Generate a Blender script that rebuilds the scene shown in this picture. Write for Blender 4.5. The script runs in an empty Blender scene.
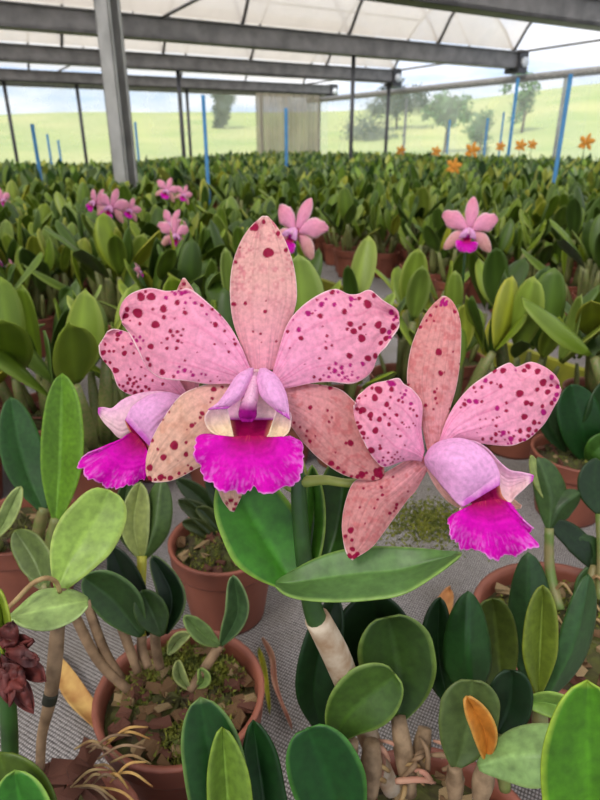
import bpy, math, random
import numpy as np
from mathutils import Vector, Matrix

random.seed(7)
RNG = np.random.default_rng(11)
scene = bpy.context.scene
COL = scene.collection

# ------------------------------------------------------------------ camera
F = 600.0                      # focal length in photo pixels (600 x 800 frame)
PITCH = math.radians(23.3)
CAMZ = 1.42
BENCH = CAMZ - 0.615           # top of the benches
RIM = CAMZ - 0.49              # rims of the 12.5 cm high pots standing on them
cam_d = bpy.data.cameras.new('camera')
cam_d.sensor_fit = 'HORIZONTAL'
cam_d.sensor_width = 36.0
cam_d.lens = 36.0 * F / 600.0
cam_d.clip_start = 0.02
cam_d.clip_end = 500
cam_d.dof.use_dof = True
cam_d.dof.focus_distance = 0.36
cam_d.dof.aperture_fstop = 19.0
cam = bpy.data.objects.new('camera', cam_d)
cam.location = (0, 0, CAMZ)
cam.rotation_euler = (math.pi / 2 - PITCH, 0, 0)
COL.objects.link(cam)
scene.camera = cam

CAM = np.array([0, 0, CAMZ])
FWD = np.array([0, math.cos(PITCH), -math.sin(PITCH)])
UP = np.array([0, math.sin(PITCH), math.cos(PITCH)])
RIGHT = np.array([1.0, 0, 0])

def P(x, y, d):
    """photo pixel + depth (m along the view axis) -> world point(s)"""
    x = np.asarray(x, float); y = np.asarray(y, float); d = np.asarray(d, float)
    return CAM + d[..., None] * (FWD + ((x - 300) / F)[..., None] * RIGHT - ((y - 400) / F)[..., None] * UP)

def PZ(x, y, z):
    """photo pixel -> point at height z"""
    v = FWD + (x - 300) / F * RIGHT - (y - 400) / F * UP
    return CAM + v * ((z - CAMZ) / v[2])

# ------------------------------------------------------------------ light
vs = scene.view_settings
vs.view_transform = 'Standard'
vs.look = 'None'
vs.gamma = 1.0
vs.use_curve_mapping = False
vs.exposure = 0.0

world = bpy.data.worlds.new('sky')
scene.world = world
world.use_nodes = True
wn = world.node_tree; wn.nodes.clear()
def N(tree, typ, **kw):
    n = tree.nodes.new(typ)
    for k, v in kw.items():
        if k.startswith('in_'):
            key = k[3:]
            n.inputs[int(key) if key.isdigit() else key].default_value = v
        else:
            setattr(n, k, v)
    return n
def lin(c):
    c = np.asarray(c, float) / 255.0
    return np.where(c <= 0.04045, c / 12.92, ((c + 0.055) / 1.055) ** 2.4)
def rgba(c):
    return tuple(float(v) for v in lin(c)) + (1.0,)
tc = N(wn, 'ShaderNodeTexCoord')
mp = N(wn, 'ShaderNodeMapping')
mp.inputs['Scale'].default_value = (1.6, 1.6, 7.0)
nz = N(wn, 'ShaderNodeTexNoise', in_Scale=2.2, in_Detail=7.0, in_Roughness=0.6)
rp = N(wn, 'ShaderNodeValToRGB')
rp.color_ramp.elements[0].position = 0.36; rp.color_ramp.elements[0].color = rgba((178, 206, 242))
rp.color_ramp.elements[1].position = 0.60; rp.color_ramp.elements[1].color = rgba((250, 251, 255))
bg = N(wn, 'ShaderNodeBackground', in_Strength=1.35)
wo = N(wn, 'ShaderNodeOutputWorld')
wn.links.new(tc.outputs['Generated'], mp.inputs['Vector'])
wn.links.new(mp.outputs['Vector'], nz.inputs['Vector'])
wn.links.new(nz.outputs['Fac'], rp.inputs['Fac'])
wn.links.new(rp.outputs['Color'], bg.inputs['Color'])
wn.links.new(bg.outputs['Background'], wo.inputs['Surface'])

sun_d = bpy.data.lights.new('sun', 'SUN')
sun_d.energy = 4.4
sun_d.angle = math.radians(14)
sun_d.color = (1.0, 0.96, 0.9)
sun = bpy.data.objects.new('sun', sun_d)
sun.rotation_euler = (math.radians(42), 0, math.radians(-32))
sun.location = (0, -5, 12)
COL.objects.link(sun)

# ------------------------------------------------------------------ helpers
def link(name, me, mat, parent=None, mw=None):
    o = bpy.data.objects.new(name, me)
    COL.objects.link(o)
    if me is not None and mat is not None and len(me.materials) == 0:
        me.materials.append(mat)
    if parent is not None:
        o.parent = parent
    if mw is not None:
        o.matrix_basis = mw
    return o

def tag(o, label=None, cat=None, group=None, kind=None):
    if label: o['label'] = label
    if cat: o['category'] = cat
    if group: o['group'] = group
    if kind: o['kind'] = kind
    return o

def empty(name, loc=(0, 0, 0), rz=0.0, label=None, cat=None, group=None):
    o = bpy.data.objects.new(name, None)
    o.empty_display_size = 0.02
    COL.objects.link(o)
    o.location = Vector([float(v) for v in loc]); o.rotation_euler = (0, 0, rz)
    return tag(o, label, cat, group)

def mesh(name, verts, faces, col=None, uv=None, smooth=True):
    me = bpy.data.meshes.new(name)
    verts = np.asarray(verts, float)
    me.from_pydata([tuple(v) for v in verts], [], faces)
    if col is not None:
        a = me.color_attributes.new('Col', 'FLOAT_COLOR', 'POINT')
        c = np.ones((len(verts), 4), np.float32); c[:, :3] = col
        a.data.foreach_set('color', c.ravel())
    if smooth:
        me.polygons.foreach_set('use_smooth', [True] * len(me.polygons))
    me.update()
    return me

class MB:
    """collects boxes / tubes / lathes for one mesh"""
    def __init__(s): s.v = []; s.f = []
    def add(s, v, f):
        b = len(s.v)
        s.v += [tuple(float(c) for c in p) for p in v]; s.f += [tuple(i + b for i in q) for q in f]
    def box(s, c, ax, ay, az):
        """centre and three half-axis vectors"""
        c = np.array(c, float); ax, ay, az = map(lambda q: np.array(q, float), (ax, ay, az))
        v = [c + i * ax + j * ay + k * az for k in (-1, 1) for j in (-1, 1) for i in (-1, 1)]
        s.add(v, [(0, 2, 3, 1), (4, 5, 7, 6), (0, 1, 5, 4), (2, 6, 7, 3), (0, 4, 6, 2), (1, 3, 7, 5)])
        return s
    def tube(s, pts, r, n=8, caps=True):
        pts = [np.array(p, float) for p in pts]
        r = list(r) if hasattr(r, '__len__') else [r] * len(pts)
        rings = []
        ref = None
        for i, p in enumerate(pts):
            d = pts[min(i + 1, len(pts) - 1)] - pts[max(i - 1, 0)]
            d = d / (np.linalg.norm(d) + 1e-12)
            if ref is None:
                ref = np.array([0, 0, 1.0]) if abs(d[2]) < 0.9 else np.array([1.0, 0, 0])
            a = np.cross(d, ref); a /= np.linalg.norm(a) + 1e-12
            b = np.cross(d, a); ref = -b if False else ref
            rings.append([p + r[i] * (math.cos(2 * math.pi * k / n) * a + math.sin(2 * math.pi * k / n) * b) for k in range(n)])
        v = [q for ring in rings for q in ring]
        f = []
        for i in range(len(pts) - 1):
            for k in range(n):
                f.append((i * n + k, i * n + (k + 1) % n, (i + 1) * n + (k + 1) % n, (i + 1) * n + k))
        if caps:
            f.append(tuple(range(n - 1, -1, -1))); f.append(tuple((len(pts) - 1) * n + k for k in range(n)))
        s.add(v, f)
        return s
    def lathe(s, prof, n=28, c=(0, 0, 0)):
        v = []; f = []
        for (r, z) in prof:
            v += [(c[0] + r * math.cos(2 * math.pi * k / n), c[1] + r * math.sin(2 * math.pi * k / n), c[2] + z) for k in range(n)]
        for i in range(len(prof) - 1):
            for k in range(n):
                f.append((i * n + k, i * n + (k + 1) % n, (i + 1) * n + (k + 1) % n, (i + 1) * n + k))
        s.add(v, f)
        return s
    def me(s, name, smooth=False):
        return mesh(name, s.v, s.f, smooth=smooth)

def crom(pts, n):
    """Catmull-Rom through pts, resampled to n points evenly by length"""
    p = np.array(pts, float)
    if len(p) == 2:
        t = np.linspace(0, 1, n)[:, None]
        return p[0] * (1 - t) + p[1] * t
    e = np.vstack([2 * p[0] - p[1], p, 2 * p[-1] - p[-2]])
    out = []
    for i in range(len(p) - 1):
        a, b, c, d = e[i], e[i + 1], e[i + 2], e[i + 3]
        for t in np.linspace(0, 1, 16, endpoint=False):
            out.append(0.5 * (2 * b + (c - a) * t + (2 * a - 5 * b + 4 * c - d) * t * t + (3 * b - 3 * c + d - a) * t ** 3))
    out.append(p[-1]); out = np.array(out)
    s = np.r_[0, np.cumsum(np.linalg.norm(np.diff(out, axis=0), axis=1))]
    q = np.linspace(0, s[-1], n)
    return np.stack([np.interp(q, s, out[:, k]) for k in range(out.shape[1])], 1)

_LAT = np.random.default_rng(5).random((64, 64))
def vnoise(x, y):
    """smooth value noise"""
    x = np.asarray(x, float); y = np.asarray(y, float)
    xi = np.floor(x).astype(int); yi = np.floor(y).astype(int)
    fx = x - xi; fy = y - yi
    fx = fx * fx * (3 - 2 * fx); fy = fy * fy * (3 - 2 * fy)
    g = lambda a, b: _LAT[a % 64, b % 64]
    return (g(xi, yi) * (1 - fx) + g(xi + 1, yi) * fx) * (1 - fy) + (g(xi, yi + 1) * (1 - fx) + g(xi + 1, yi + 1) * fx) * fy

def thick_grid(G, thick, col=None, name='blade'):
    """a closed thin shell around a grid of points (nr, nc, 3)"""
    nr, nc, _ = G.shape
    du = np.gradient(G, axis=1); dt = np.gradient(G, axis=0)
    nn = np.cross(du, dt); nn /= (np.linalg.norm(nn, axis=2, keepdims=True) + 1e-12)
    tt = np.full((nr, nc, 1), thick * 0.5)
    tt[0] *= .35; tt[-1] *= .35; tt[:, 0] *= .35; tt[:, -1] *= .35
    V = np.concatenate([(G + nn * tt).reshape(-1, 3), (G - nn * tt).reshape(-1, 3)])
    K = nr * nc
    f = []
    for i in range(nr - 1):
        for j in range(nc - 1):
            a = i * nc + j
            f.append((a, a + 1, a + nc + 1, a + nc))
            f.append((K + a, K + a + nc, K + a + nc + 1, K + a + 1))
    loop = [j for j in range(nc)] + [i * nc + nc - 1 for i in range(1, nr)] + [(nr - 1) * nc + j for j in range(nc - 2, -1, -1)] + [i * nc for i in range(nr - 2, 0, -1)]
    for a, b in zip(loop, loop[1:] + loop[:1]):
        f.append((a, K + a, K + b, b))
    c = None if col is None else np.concatenate([col.reshape(-1, 3)] * 2)
    return mesh(name, V, f, c)

# ------------------------------------------------------------------ materials
def mat_new(name):
    m = bpy.data.materials.new(name); m.use_nodes = True
    t = m.node_tree; t.nodes.clear()
    return m, t, N(t, 'ShaderNodeOutputMaterial')

def mat_simple(name, c, rough=0.6, c2=None, scale=30.0, metal=0.0, bump=0.0, spec=0.5, detail=4.0):
    m, t, out = mat_new(name)
    b = N(t, 'ShaderNodeBsdfPrincipled', in_Roughness=rough, in_Metallic=metal)
    b.inputs['Specular IOR Level'].default_value = spec
    tcn = N(t, 'ShaderNodeTexCoord')
    nz = N(t, 'ShaderNodeTexNoise', in_Scale=scale, in_Detail=detail)
    t.links.new(tcn.outputs['Object'], nz.inputs['Vector'])
    mx = N(t, 'ShaderNodeMix', data_type='RGBA')
    mx.inputs[6].default_value = rgba(c); mx.inputs[7].default_value = rgba(c2 if c2 is not None else [v * .8 for v in c])
    rm = N(t, 'ShaderNodeMapRange'); rm.inputs[1].default_value = .35; rm.inputs[2].default_value = .65
    t.links.new(nz.outputs['Fac'], rm.inputs[0]); t.links.new(rm.outputs[0], mx.inputs[0])
    t.links.new(mx.outputs[2], b.inputs['Base Color'])
    if bump:
        bp = N(t, 'ShaderNodeBump', in_Strength=bump, in_Distance=0.003)
        t.links.new(nz.outputs['Fac'], bp.inputs['Height']); t.links.new(bp.outputs[0], b.inputs['Normal'])
    t.links.new(b.outputs[0], out.inputs[0])
    return m

def mat_col(name, rough=0.45, transl=0.2, rand=0.0, spec=0.4, nscale=0.0, namp=.22, bump=0.0):
    """colour comes from the Col attribute; optional per-object hue/brightness change"""
    m, t, out = mat_new(name)
    at = N(t, 'ShaderNodeAttribute', attribute_name='Col')
    c = at.outputs['Color']
    if rand:
        oi = N(t, 'ShaderNodeObjectInfo')
        rp = N(t, 'ShaderNodeValToRGB')
        e = rp.color_ramp.elements
        e[0].position = 0; e[0].color = (.32, .42, .45, 1)
        e[1].position = 1; e[1].color = (2.3, 1.6, .7, 1)
        x = e.new(.3); x.color = (.6, .72, .7, 1)
        x = e.new(.55); x.color = (1.0, 1.05, .65, 1)
        x = e.new(.7); x.color = (1.45, 1.35, .6, 1)
        x = e.new(.85); x.color = (1.5, 1.45, 2.0, 1)
        t.links.new(oi.outputs['Random'], rp.inputs['Fac'])
        mx = N(t, 'ShaderNodeMix', data_type='RGBA', blend_type='MULTIPLY')
        mx.inputs[0].default_value = 1.0
        t.links.new(c, mx.inputs[6]); t.links.new(rp.outputs[0], mx.inputs[7]); c = mx.outputs[2]
    if nscale:
        tcn = N(t, 'ShaderNodeTexCoord')
        nz = N(t, 'ShaderNodeTexNoise', in_Scale=nscale, in_Detail=5.0)
        t.links.new(tcn.outputs['Object'], nz.inputs['Vector'])
        rm = N(t, 'ShaderNodeMapRange'); rm.inputs[1].default_value = .3; rm.inputs[2].default_value = .7
        rm.inputs[3].default_value = 1 - namp; rm.inputs[4].default_value = 1 + namp
        t.links.new(nz.outputs['Fac'], rm.inputs[0])
        mx = N(t, 'ShaderNodeMix', data_type='RGBA', blend_type='MULTIPLY')
        mx.inputs[0].default_value = 1.0
        t.links.new(c, mx.inputs[6]); t.links.new(rm.outputs[0], mx.inputs[7]); c = mx.outputs[2]
    b = N(t, 'ShaderNodeBsdfPrincipled', in_Roughness=rough)
    b.inputs['Specular IOR Level'].default_value = spec
    t.links.new(c, b.inputs['Base Color'])
    if bump:
        bp = N(t, 'ShaderNodeBump', in_Strength=bump, in_Distance=0.0006)
        t.links.new(nz.outputs['Fac'], bp.inputs['Height']); t.links.new(bp.outputs[0], b.inputs['Normal'])
    if transl:
        tr = N(t, 'ShaderNodeBsdfTranslucent')
        t.links.new(c, tr.inputs['Color'])
        ms = N(t, 'ShaderNodeMixShader'); ms.inputs[0].default_value = transl
        t.links.new(b.outputs[0], ms.inputs[1]); t.links.new(tr.outputs[0], ms.inputs[2])
        t.links.new(ms.outputs[0], out.inputs[0])
    else:
        t.links.new(b.outputs[0], out.inputs[0])
    return m

M_PETAL = mat_col('petal', rough=.6, transl=.18, spec=.12, nscale=420, namp=.14, bump=.25)
M_LEAF = mat_col('leaf_near', rough=.42, transl=.08, spec=.34, nscale=170, namp=.22, bump=.12)
M_LEAFB = mat_col('leaf_rows', rough=.42, transl=.22, rand=1, spec=.35)
M_BULB = mat_simple('pseudobulb', (96, 118, 52), .5, (132, 122, 78), 40)
M_SHEATH = mat_simple('dry_sheath', (204, 188, 164), .7, (158, 128, 98), 60)
M_SHEATHD = mat_simple('old_sheath', (158, 132, 102), .75, (104, 82, 58), 70)
M_STALK = mat_simple('green_stalk', (52, 88, 34), .45, (38, 66, 26), 50)
M_PED = mat_simple('pedicel', (150, 160, 78), .45, (122, 138, 62), 60)
M_YSTEM = mat_simple('yellow_stem', (182, 170, 48), .5, (140, 142, 40), 60)
M_BSTEM = mat_simple('brown_stem', (150, 122, 92), .7, (108, 84, 60), 70)
M_POT = mat_simple('terracotta_plastic', (148, 86, 66), .55, (126, 70, 54), 14)
M_SOIL = mat_simple('potting_mix', (58, 48, 30), .9, (78, 82, 30), 60, bump=.8)
M_BARK = mat_simple('bark_chip', (118, 86, 50), .85, (70, 50, 32), 70)
M_MOSS = mat_simple('moss', (126, 128, 40), .9, (76, 86, 30), 90)
M_ROOT = mat_simple('root', (172, 146, 98), .7, (128, 96, 60), 90)
M_PINKROOT = mat_simple('pink_root', (190, 148, 122), .7, (168, 116, 96), 60)
M_DRY = mat_simple('dry_leaf', (205, 168, 98), .7, (170, 120, 66), 40)
M_STEEL = mat_simple('galvanised_steel', (124, 121, 120), .5, (100, 98, 97), 6, metal=.3)
M_STEELD = mat_simple('dark_steel', (74, 74, 78), .5, (60, 60, 62), 6, metal=.3)
M_BLUE = mat_simple('blue_paint', (52, 128, 178), .5, (44, 110, 160), 10)
M_WOOD = mat_simple('bench_timber', (112, 104, 92), .8, (84, 76, 66), 12)
M_YEL = mat_simple('yellow_board', (150, 148, 40), .7, (118, 120, 36), 12)
M_FLOOR = mat_simple('earth_floor', (88, 78, 66), .95, (66, 58, 48), 3)
M_TRUNK = mat_simple('bark_trunk', (96, 84, 70), .9, (74, 64, 52), 8)

def mat_film(name, c, transp, transl):
    m, t, out = mat_new(name)
    a = N(t, 'ShaderNodeBsdfTransparent'); a.inputs[0].default_value = (1, 1, 1, 1)
    b = N(t, 'ShaderNodeBsdfTranslucent'); b.inputs[0].default_value = rgba(c)
    d = N(t, 'ShaderNodeBsdfDiffuse'); d.inputs[0].default_value = rgba(c)
    tcn = N(t, 'ShaderNodeTexCoord'); nz = N(t, 'ShaderNodeTexNoise', in_Scale=1.7, in_Detail=5.0)
    t.links.new(tcn.outputs['Object'], nz.inputs['Vector'])
    rm = N(t, 'ShaderNodeMapRange'); rm.inputs[1].default_value = .3; rm.inputs[2].default_value = .7
    rm.inputs[3].default_value = max(0, 1 - transp - .10); rm.inputs[4].default_value = min(1, 1 - transp + .10)
    t.links.new(nz.outputs['Fac'], rm.inputs[0])
    m1 = N(t, 'ShaderNodeMixShader'); m1.inputs[0].default_value = transl
    t.links.new(d.outputs[0], m1.inputs[1]); t.links.new(b.outputs[0], m1.inputs[2])
    m2 = N(t, 'ShaderNodeMixShader')
    t.links.new(rm.outputs[0], m2.inputs[0])
    t.links.new(a.outputs[0], m2.inputs[1]); t.links.new(m1.outputs[0], m2.inputs[2])
    t.links.new(m2.outputs[0], out.inputs[0])
    return m
M_ROOF = mat_film('roof_film', (240, 228, 214), .36, .85)
M_WALLFILM = mat_film('wall_film', (244, 244, 232), .72, .7)
M_CURTAIN = mat_film('curtain_film', (176, 166, 154), .18, .5)

def mat_mat():
    """grey woven ground cloth"""
    m, t, out = mat_new('woven_cloth')
    tcn = N(t, 'ShaderNodeTexCoord')
    mp = N(t, 'ShaderNodeMapping'); mp.inputs['Rotation'].default_value = (0, 0, .5)
    t.links.new(tcn.outputs['Object'], mp.inputs['Vector'])
    w1 = N(t, 'ShaderNodeTexWave', in_Scale=95.0, in_Distortion=1.0); w1.bands_direction = 'X'
    w2 = N(t, 'ShaderNodeTexWave', in_Scale=70.0, in_Distortion=1.0); w2.bands_direction = 'Y'
    nz = N(t, 'ShaderNodeTexNoise', in_Scale=9.0, in_Detail=6.0)
    nf = N(t, 'ShaderNodeTexNoise', in_Scale=240.0, in_Detail=3.0)
    for n in (w1, w2, nz, nf): t.links.new(mp.outputs[0], n.inputs['Vector'])
    mu = N(t, 'ShaderNodeMath', operation='MULTIPLY'); t.links.new(w1.outputs['Fac'], mu.inputs[0]); t.links.new(w2.outputs['Fac'], mu.inputs[1])
    ad = N(t, 'ShaderNodeMath', operation='MULTIPLY_ADD'); t.links.new(nf.outputs['Fac'], ad.inputs[0]); ad.inputs[1].default_value = .6
    t.links.new(mu.outputs[0], ad.inputs[2])
    rp = N(t, 'ShaderNodeValToRGB')
    rp.color_ramp.elements[0].position = .22; rp.color_ramp.elements[0].color = rgba((74, 70, 68))
    rp.color_ramp.elements[1].position = .9; rp.color_ramp.elements[1].color = rgba((182, 176, 174))
    t.links.new(ad.outputs[0], rp.inputs['Fac'])
    rs = N(t, 'ShaderNodeMapRange'); rs.inputs[1].default_value = .45; rs.inputs[2].default_value = .75; rs.inputs[3].default_value = 0; rs.inputs[4].default_value = .45
    t.links.new(nz.outputs['Fac'], rs.inputs[0])
    mx = N(t, 'ShaderNodeMix', data_type='RGBA'); mx.inputs[7].default_value = rgba((96, 88, 70))
    t.links.new(rs.outputs[0], mx.inputs[0]); t.links.new(rp.outputs[0], mx.inputs[6])
    b = N(t, 'ShaderNodeBsdfPrincipled', in_Roughness=.85)
    b.inputs['Specular IOR Level'].default_value = .2
    t.links.new(mx.outputs[2], b.inputs['Base Color'])
    bp = N(t, 'ShaderNodeBump', in_Strength=.5, in_Distance=.001)
    t.links.new(ad.outputs[0], bp.inputs['Height']); t.links.new(bp.outputs[0], b.inputs['Normal'])
    t.links.new(b.outputs[0], out.inputs[0])
    return m
M_MAT = mat_mat()

# ------------------------------------------------------------------ the greenhouse
# two horizontal axes of the greenhouse: E1 runs along the gutters, E2 across the bays
AZ1 = math.radians(60.0); AZ2 = math.radians(-30.0)
E1 = np.array([math.sin(AZ1), math.cos(AZ1), 0]); E2 = np.array([math.sin(AZ2), math.cos(AZ2), 0])
Z = np.array([0, 0, 1.0])
def AB(a, b, z): return a * E1 + b * E2 + z * Z
A_END = 8.0
B_GUT = [1.6, 4.5, 7.4, 10.3, 13.7]
A_GUT = [8.0, 8.0, 8.0, 7.9, 8.7]
ZG = CAMZ + 1.13

fl = MB(); fl.box(AB(-6, 5, -.05), 14 * E1, 10 * E2, .05 * Z)
tag(link('floor', fl.me('floor'), M_FLOOR), kind='structure')

def channel(mb, a0, a1, b, z, hw, hh):
    c = AB((a0 + a1) / 2, b, z)
    mb.box(c - hh * .85 * Z, (a1 - a0) / 2 * E1, hw * E2, hh * .15 * Z)
    for s in (-1, 1):
        mb.box(c + s * hw * .9 * E2, (a1 - a0) / 2 * E1, hw * .1 * E2, hh * Z)
        mb.box(c + s * hw * 1.15 * E2 + hh * .95 * Z, (a1 - a0) / 2 * E1, hw * .25 * E2, hh * .06 * Z)
ORD = ['over the near bench', 'second from the near bench', 'third from the near bench, above the middle rows', 'next to last before the hillside wall', 'on top of the hillside wall']
gut_lab = ['grey steel roof gutter directly over the nearest bench', 'thick grey gutter beam crossing in front of all the others',
           'grey gutter beam behind the thick steel post, ending in a dark square end box',
           'grey gutter beam second from the hillside wall with dark end box', 'thin grey gutter beam along the top of the hillside wall']
for i, b in enumerate(B_GUT):
    g = empty('gutter_beam', AB(-6, b, ZG), 0, gut_lab[i], 'beam', 'roof gutters')
    mb = MB(); channel(mb, -16, A_GUT[i], b, ZG, .10, .105)
    mb.v = [tuple(np.array(v) - np.array(AB(-6, b, ZG))) for v in mb.v]
    link('gutter', mb.me('gutter'), M_STEEL, g)
    mb = MB(); mb.box(AB(A_GUT[i] + .09, b, ZG - .02) - AB(-6, b, ZG), .09 * E1, .14 * E2, .15 * Z)
    link('end_box', mb.me('end_box'), M_STEELD, g)
    mb = MB(); c = AB(A_GUT[i] + .09, b - .15, ZG - .03) - AB(-6, b, ZG)
    mb.tube([c - .0 * E2, c - .03 * E2], .07, 14)
    link('outlet_ring', mb.me('outlet_ring', True), mat_simple('outlet_white', (225, 228, 232), .4) if i == 0 else bpy.data.materials['outlet_white'], g)

# arched roof: film panels between pipe ribs
ceiling = tag(empty('ceiling', AB(-4, 5, ZG)), kind='structure')
org = AB(-4, 5, ZG)
BAYS = [-1.4] + B_GUT
A_RIB = [-11.5 + 1.5 * k for k in range(14)]      # ... 8.0
arch = [(k / 14, .12 + .95 * math.sin(math.pi * k / 14) ** .8) for k in range(15)]
for b0, b9 in zip(BAYS[:-1], BAYS[1:]):
    BW = b9 - b0
    rib = MB(); rib.tube([AB(0, BW * s, h) for s, h in arch], .022, 6); rib_me = rib.me('rib', True)
    G = np.array([[AB(a, BW * s, h + .025) for s, h in arch] for a in (0.0, 1.5)])
    V = G.reshape(-1, 3); n = len(arch)
    pan_me = mesh('roof_panel', V, [(j, j + 1, n + j + 1, n + j) for j in range(n - 1)])
    for k, a in enumerate(A_RIB):
        mw = Matrix.Translation(Vector(AB(a, b0, ZG) - org))
        link('roof_rib', rib_me, M_STEEL, ceiling, mw)
        if k < len(A_RIB) - 1:
            link('roof_panel', pan_me, M_ROOF, ceiling, mw)
    for s in (.25, .5, .75):
        h = .12 + .95 * math.sin(math.pi * s) ** .8
        pu = MB(); pu.tube([AB(-14, b0 + BW * s, ZG + h - .02) - org, AB(A_END, b0 + BW * s, ZG + h - .02) - org], .018, 6)
        link('purlin', pu.me('purlin', True), M_STEEL, ceiling)
    # cross wires and braces at gutter height
    for a in (-6.5, -2, 2.5, A_END):
        pu = MB(); pu.tube([AB(a, b0, ZG + .1) - org, AB(a, b9, ZG + .1) - org], .016, 6)
        pu.tube([AB(a, b0 + .8, ZG + .1) - org, AB(a, b0 + 1.5, ZG + 1.0) - org], .012, 6)
        link('tie_rod', pu.me('tie_rod', True), M_STEEL, ceiling)

# side wall on the right (a = A_END) and hillside wall at the back (b = 13)
def film_wall(name, a0, a1, b0, b1, z0, z1, step, lab_rail):
    w = tag(empty(name, AB(a0, b0, 0)), kind='structure')
    o = AB(a0, b0, 0)
    L = math.hypot(a1 - a0, b1 - b0); n = max(1, int(round(L / step)))
    dirv = AB((a1 - a0) / L, (b1 - b0) / L, 0)
    for k in range(n):
        p = dirv * L * k / n; q = dirv * L * (k + 1) / n
        nn = 10
        V = [p + (q - p) * i / nn + zz * Z + .015 * math.sin(i * 2.1 + k) * np.array([dirv[1], -dirv[0], 0]) for zz in (z0, (z0 + z1) / 2, z1) for i in range(nn + 1)]
        link('film_pane', mesh('film_pane', V, [(r * (nn + 1) + i, r * (nn + 1) + i + 1, (r + 1) * (nn + 1) + i + 1, (r + 1) * (nn + 1) + i) for r in range(2) for i in range(nn)]), M_WALLFILM, w)
    for zz, rr in ((z1, .055), (z0 + .2, .03)):
        mb = MB(); mb.tube([zz * Z, dirv * L + zz * Z], rr, 8)
        link('rail', mb.me('rail', True), mat_simple('pale_rail', (176, 172, 168), .6) if 'pale_rail' not in bpy.data.materials else bpy.data.materials['pale_rail'], w)
    return w
film_wall('wall_right', A_END + .25, A_END + .25, 1.0, 13.9, .1, CAMZ + .90, 2.4, '')
film_wall('wall_back', -14, A_END + .9, 14.0, 14.0, .1, ZG - .1, 2.4, '')

def az_a(px, b):
    """where the vertical plane through photo column px at the horizon meets the line at bay position b"""
    az = math.atan((px - 300) / 653.0)
    return b * math.tan(az - AZ2)
# plastic curtain hanging in the corner of the back wall
cv = []
nn = 60
for k in range(nn + 1):
    a = az_a(257, 13.3) + (az_a(319, 13.3) - az_a(257, 13.3)) * k / nn
    off = .05 * math.sin(k * 1.05) + .03 * math.sin(k * .37 + 1)
    for zz in (.05, 1.0, 1.9, ZG - .14):
        cv.append(AB(a, 13.3 + off, zz))
cf = [(k * 4 + r, (k + 1) * 4 + r, (k + 1) * 4 + r + 1, k * 4 + r + 1) for k in range(nn) for r in range(3)]
tag(link('plastic_curtain', mesh('plastic_curtain', cv, cf), M_CURTAIN),
    'beige plastic sheet curtain hanging in the far corner of the greenhouse', 'curtain')

# posts
def post(name, pt, z0, z1, hw, mat, label, cat, group=None, round_=False, cap=None):
    E1 = np.array([math.sin(.5), math.cos(.5), 0]); E2 = np.array([-math.cos(.5), math.sin(.5), 0])     # turned corner-on to the rows
    o = empty(name, (pt[0], pt[1], z0), 0, label, cat, group)
    mb = MB()
    if round_: mb.tube([(0, 0, 0), (0, 0, z1 - z0)], hw, 10)
    else:                       # open C-section: three walls and two lips
        h2 = (z1 - z0) / 2 * Z; th = hw * .08
        mb.box(h2 - E1 * 0 + E2 * (hw - th), hw * E1, th * E2, h2)
        mb.box(h2 - E1 * (hw - th), th * E1, hw * E2, h2)
        mb.box(h2 + E1 * (hw - th), th * E1, hw * E2, h2)
        for q in (-1, 1): mb.box(h2 - E2 * (hw - th) + q * E1 * hw * .8, hw * .2 * E1, th * E2, h2)
    link('shaft', mb.me('shaft', round_), mat, o)
    mb = MB(); mb.box((0, 0, .005), hw * 2.2 * E1, hw * 2.2 * E2, .005 * Z)
    link('base_plate', mb.me('base_plate'), mat, o)
    if cap:
        mb = MB(); mb.box((0, 0, z1 - z0 - .04), hw * 1.5 * E1, hw * 1.5 * E2, .04 * Z)
        link('bracket', mb.me('bracket'), cap, o)
    return o
p = AB(az_a(122, 4.5), 4.5, 0)
post('steel_post', p, 0, ZG - .11, .058, mat_simple('bright_zinc', (186, 184, 180), .5, (160, 158, 154), 6, metal=.2), 'thick square galvanised steel post holding up the roof', 'post', cap=M_STEELD)
LP_ = 'thin grey roof support post standing in front of the pale hillside, left of the curtain'
thin = [(-8, 13.7, LP_), (14, 13.7, LP_), (84, 13.7, LP_), (183, 10.3, 'dark thin post beside the narrow dark tree'), (190, 13.7, LP_), (351, 7.4, 'tall thin post rising past two gutters right of the curtain'),
        (386, 10.3, 'thin post below the dark gutter end box in front of the dark tree'), (404, 13.7, 'thin far post beside the small bushy tree'), (556, 7.4, 'thin post reaching up past the right wall rail'),
        (262, 13.7, 'thin post at the outer edge of the beige plastic curtain'), (319, 13.7, 'thin post under the gutter end beside the beige curtain')]
for px, b, lab in thin:
    a = az_a(px, b)
    q = AB(a, b, 0)
    post('support_post', q, 0, ZG - .1, .034 if b > 8 else .028, M_STEELD, lab, 'post', 'thin roof support posts' if lab == LP_ else None, round_=True)
LB_ = 'short slim blue stake far back against the pale hillside left of the thick post'; LB2 = 'short slim blue stake far back before the green slope at the right wall'
blue = [(203, 4.6, 95, .013, 'tall slim blue stake between the thick steel post and the curtain'), (286, 6.0, 108, .016, 'slim blue stake standing in front of the beige plastic curtain'), (32, 5.0, 124, .013, LB_), (571, 4.6, 74, .014, 'tall slim blue stake beside the orange orchids at the right wall'),
        (518, 9.5, 78, .022, 'slim blue stake in front of the sparse slender tree'), (488, 10.5, 118, .016, LB2), (504, 11.0, 112, .015, LB2), (135, 9.0, 122, .016, 'short slim blue stake just right of the thick steel post'), (47, 9.5, 134, .015, LB_), (58, 10.0, 140, .015, LB_), (450, 11.5, 120, .015, LB2)]
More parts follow.
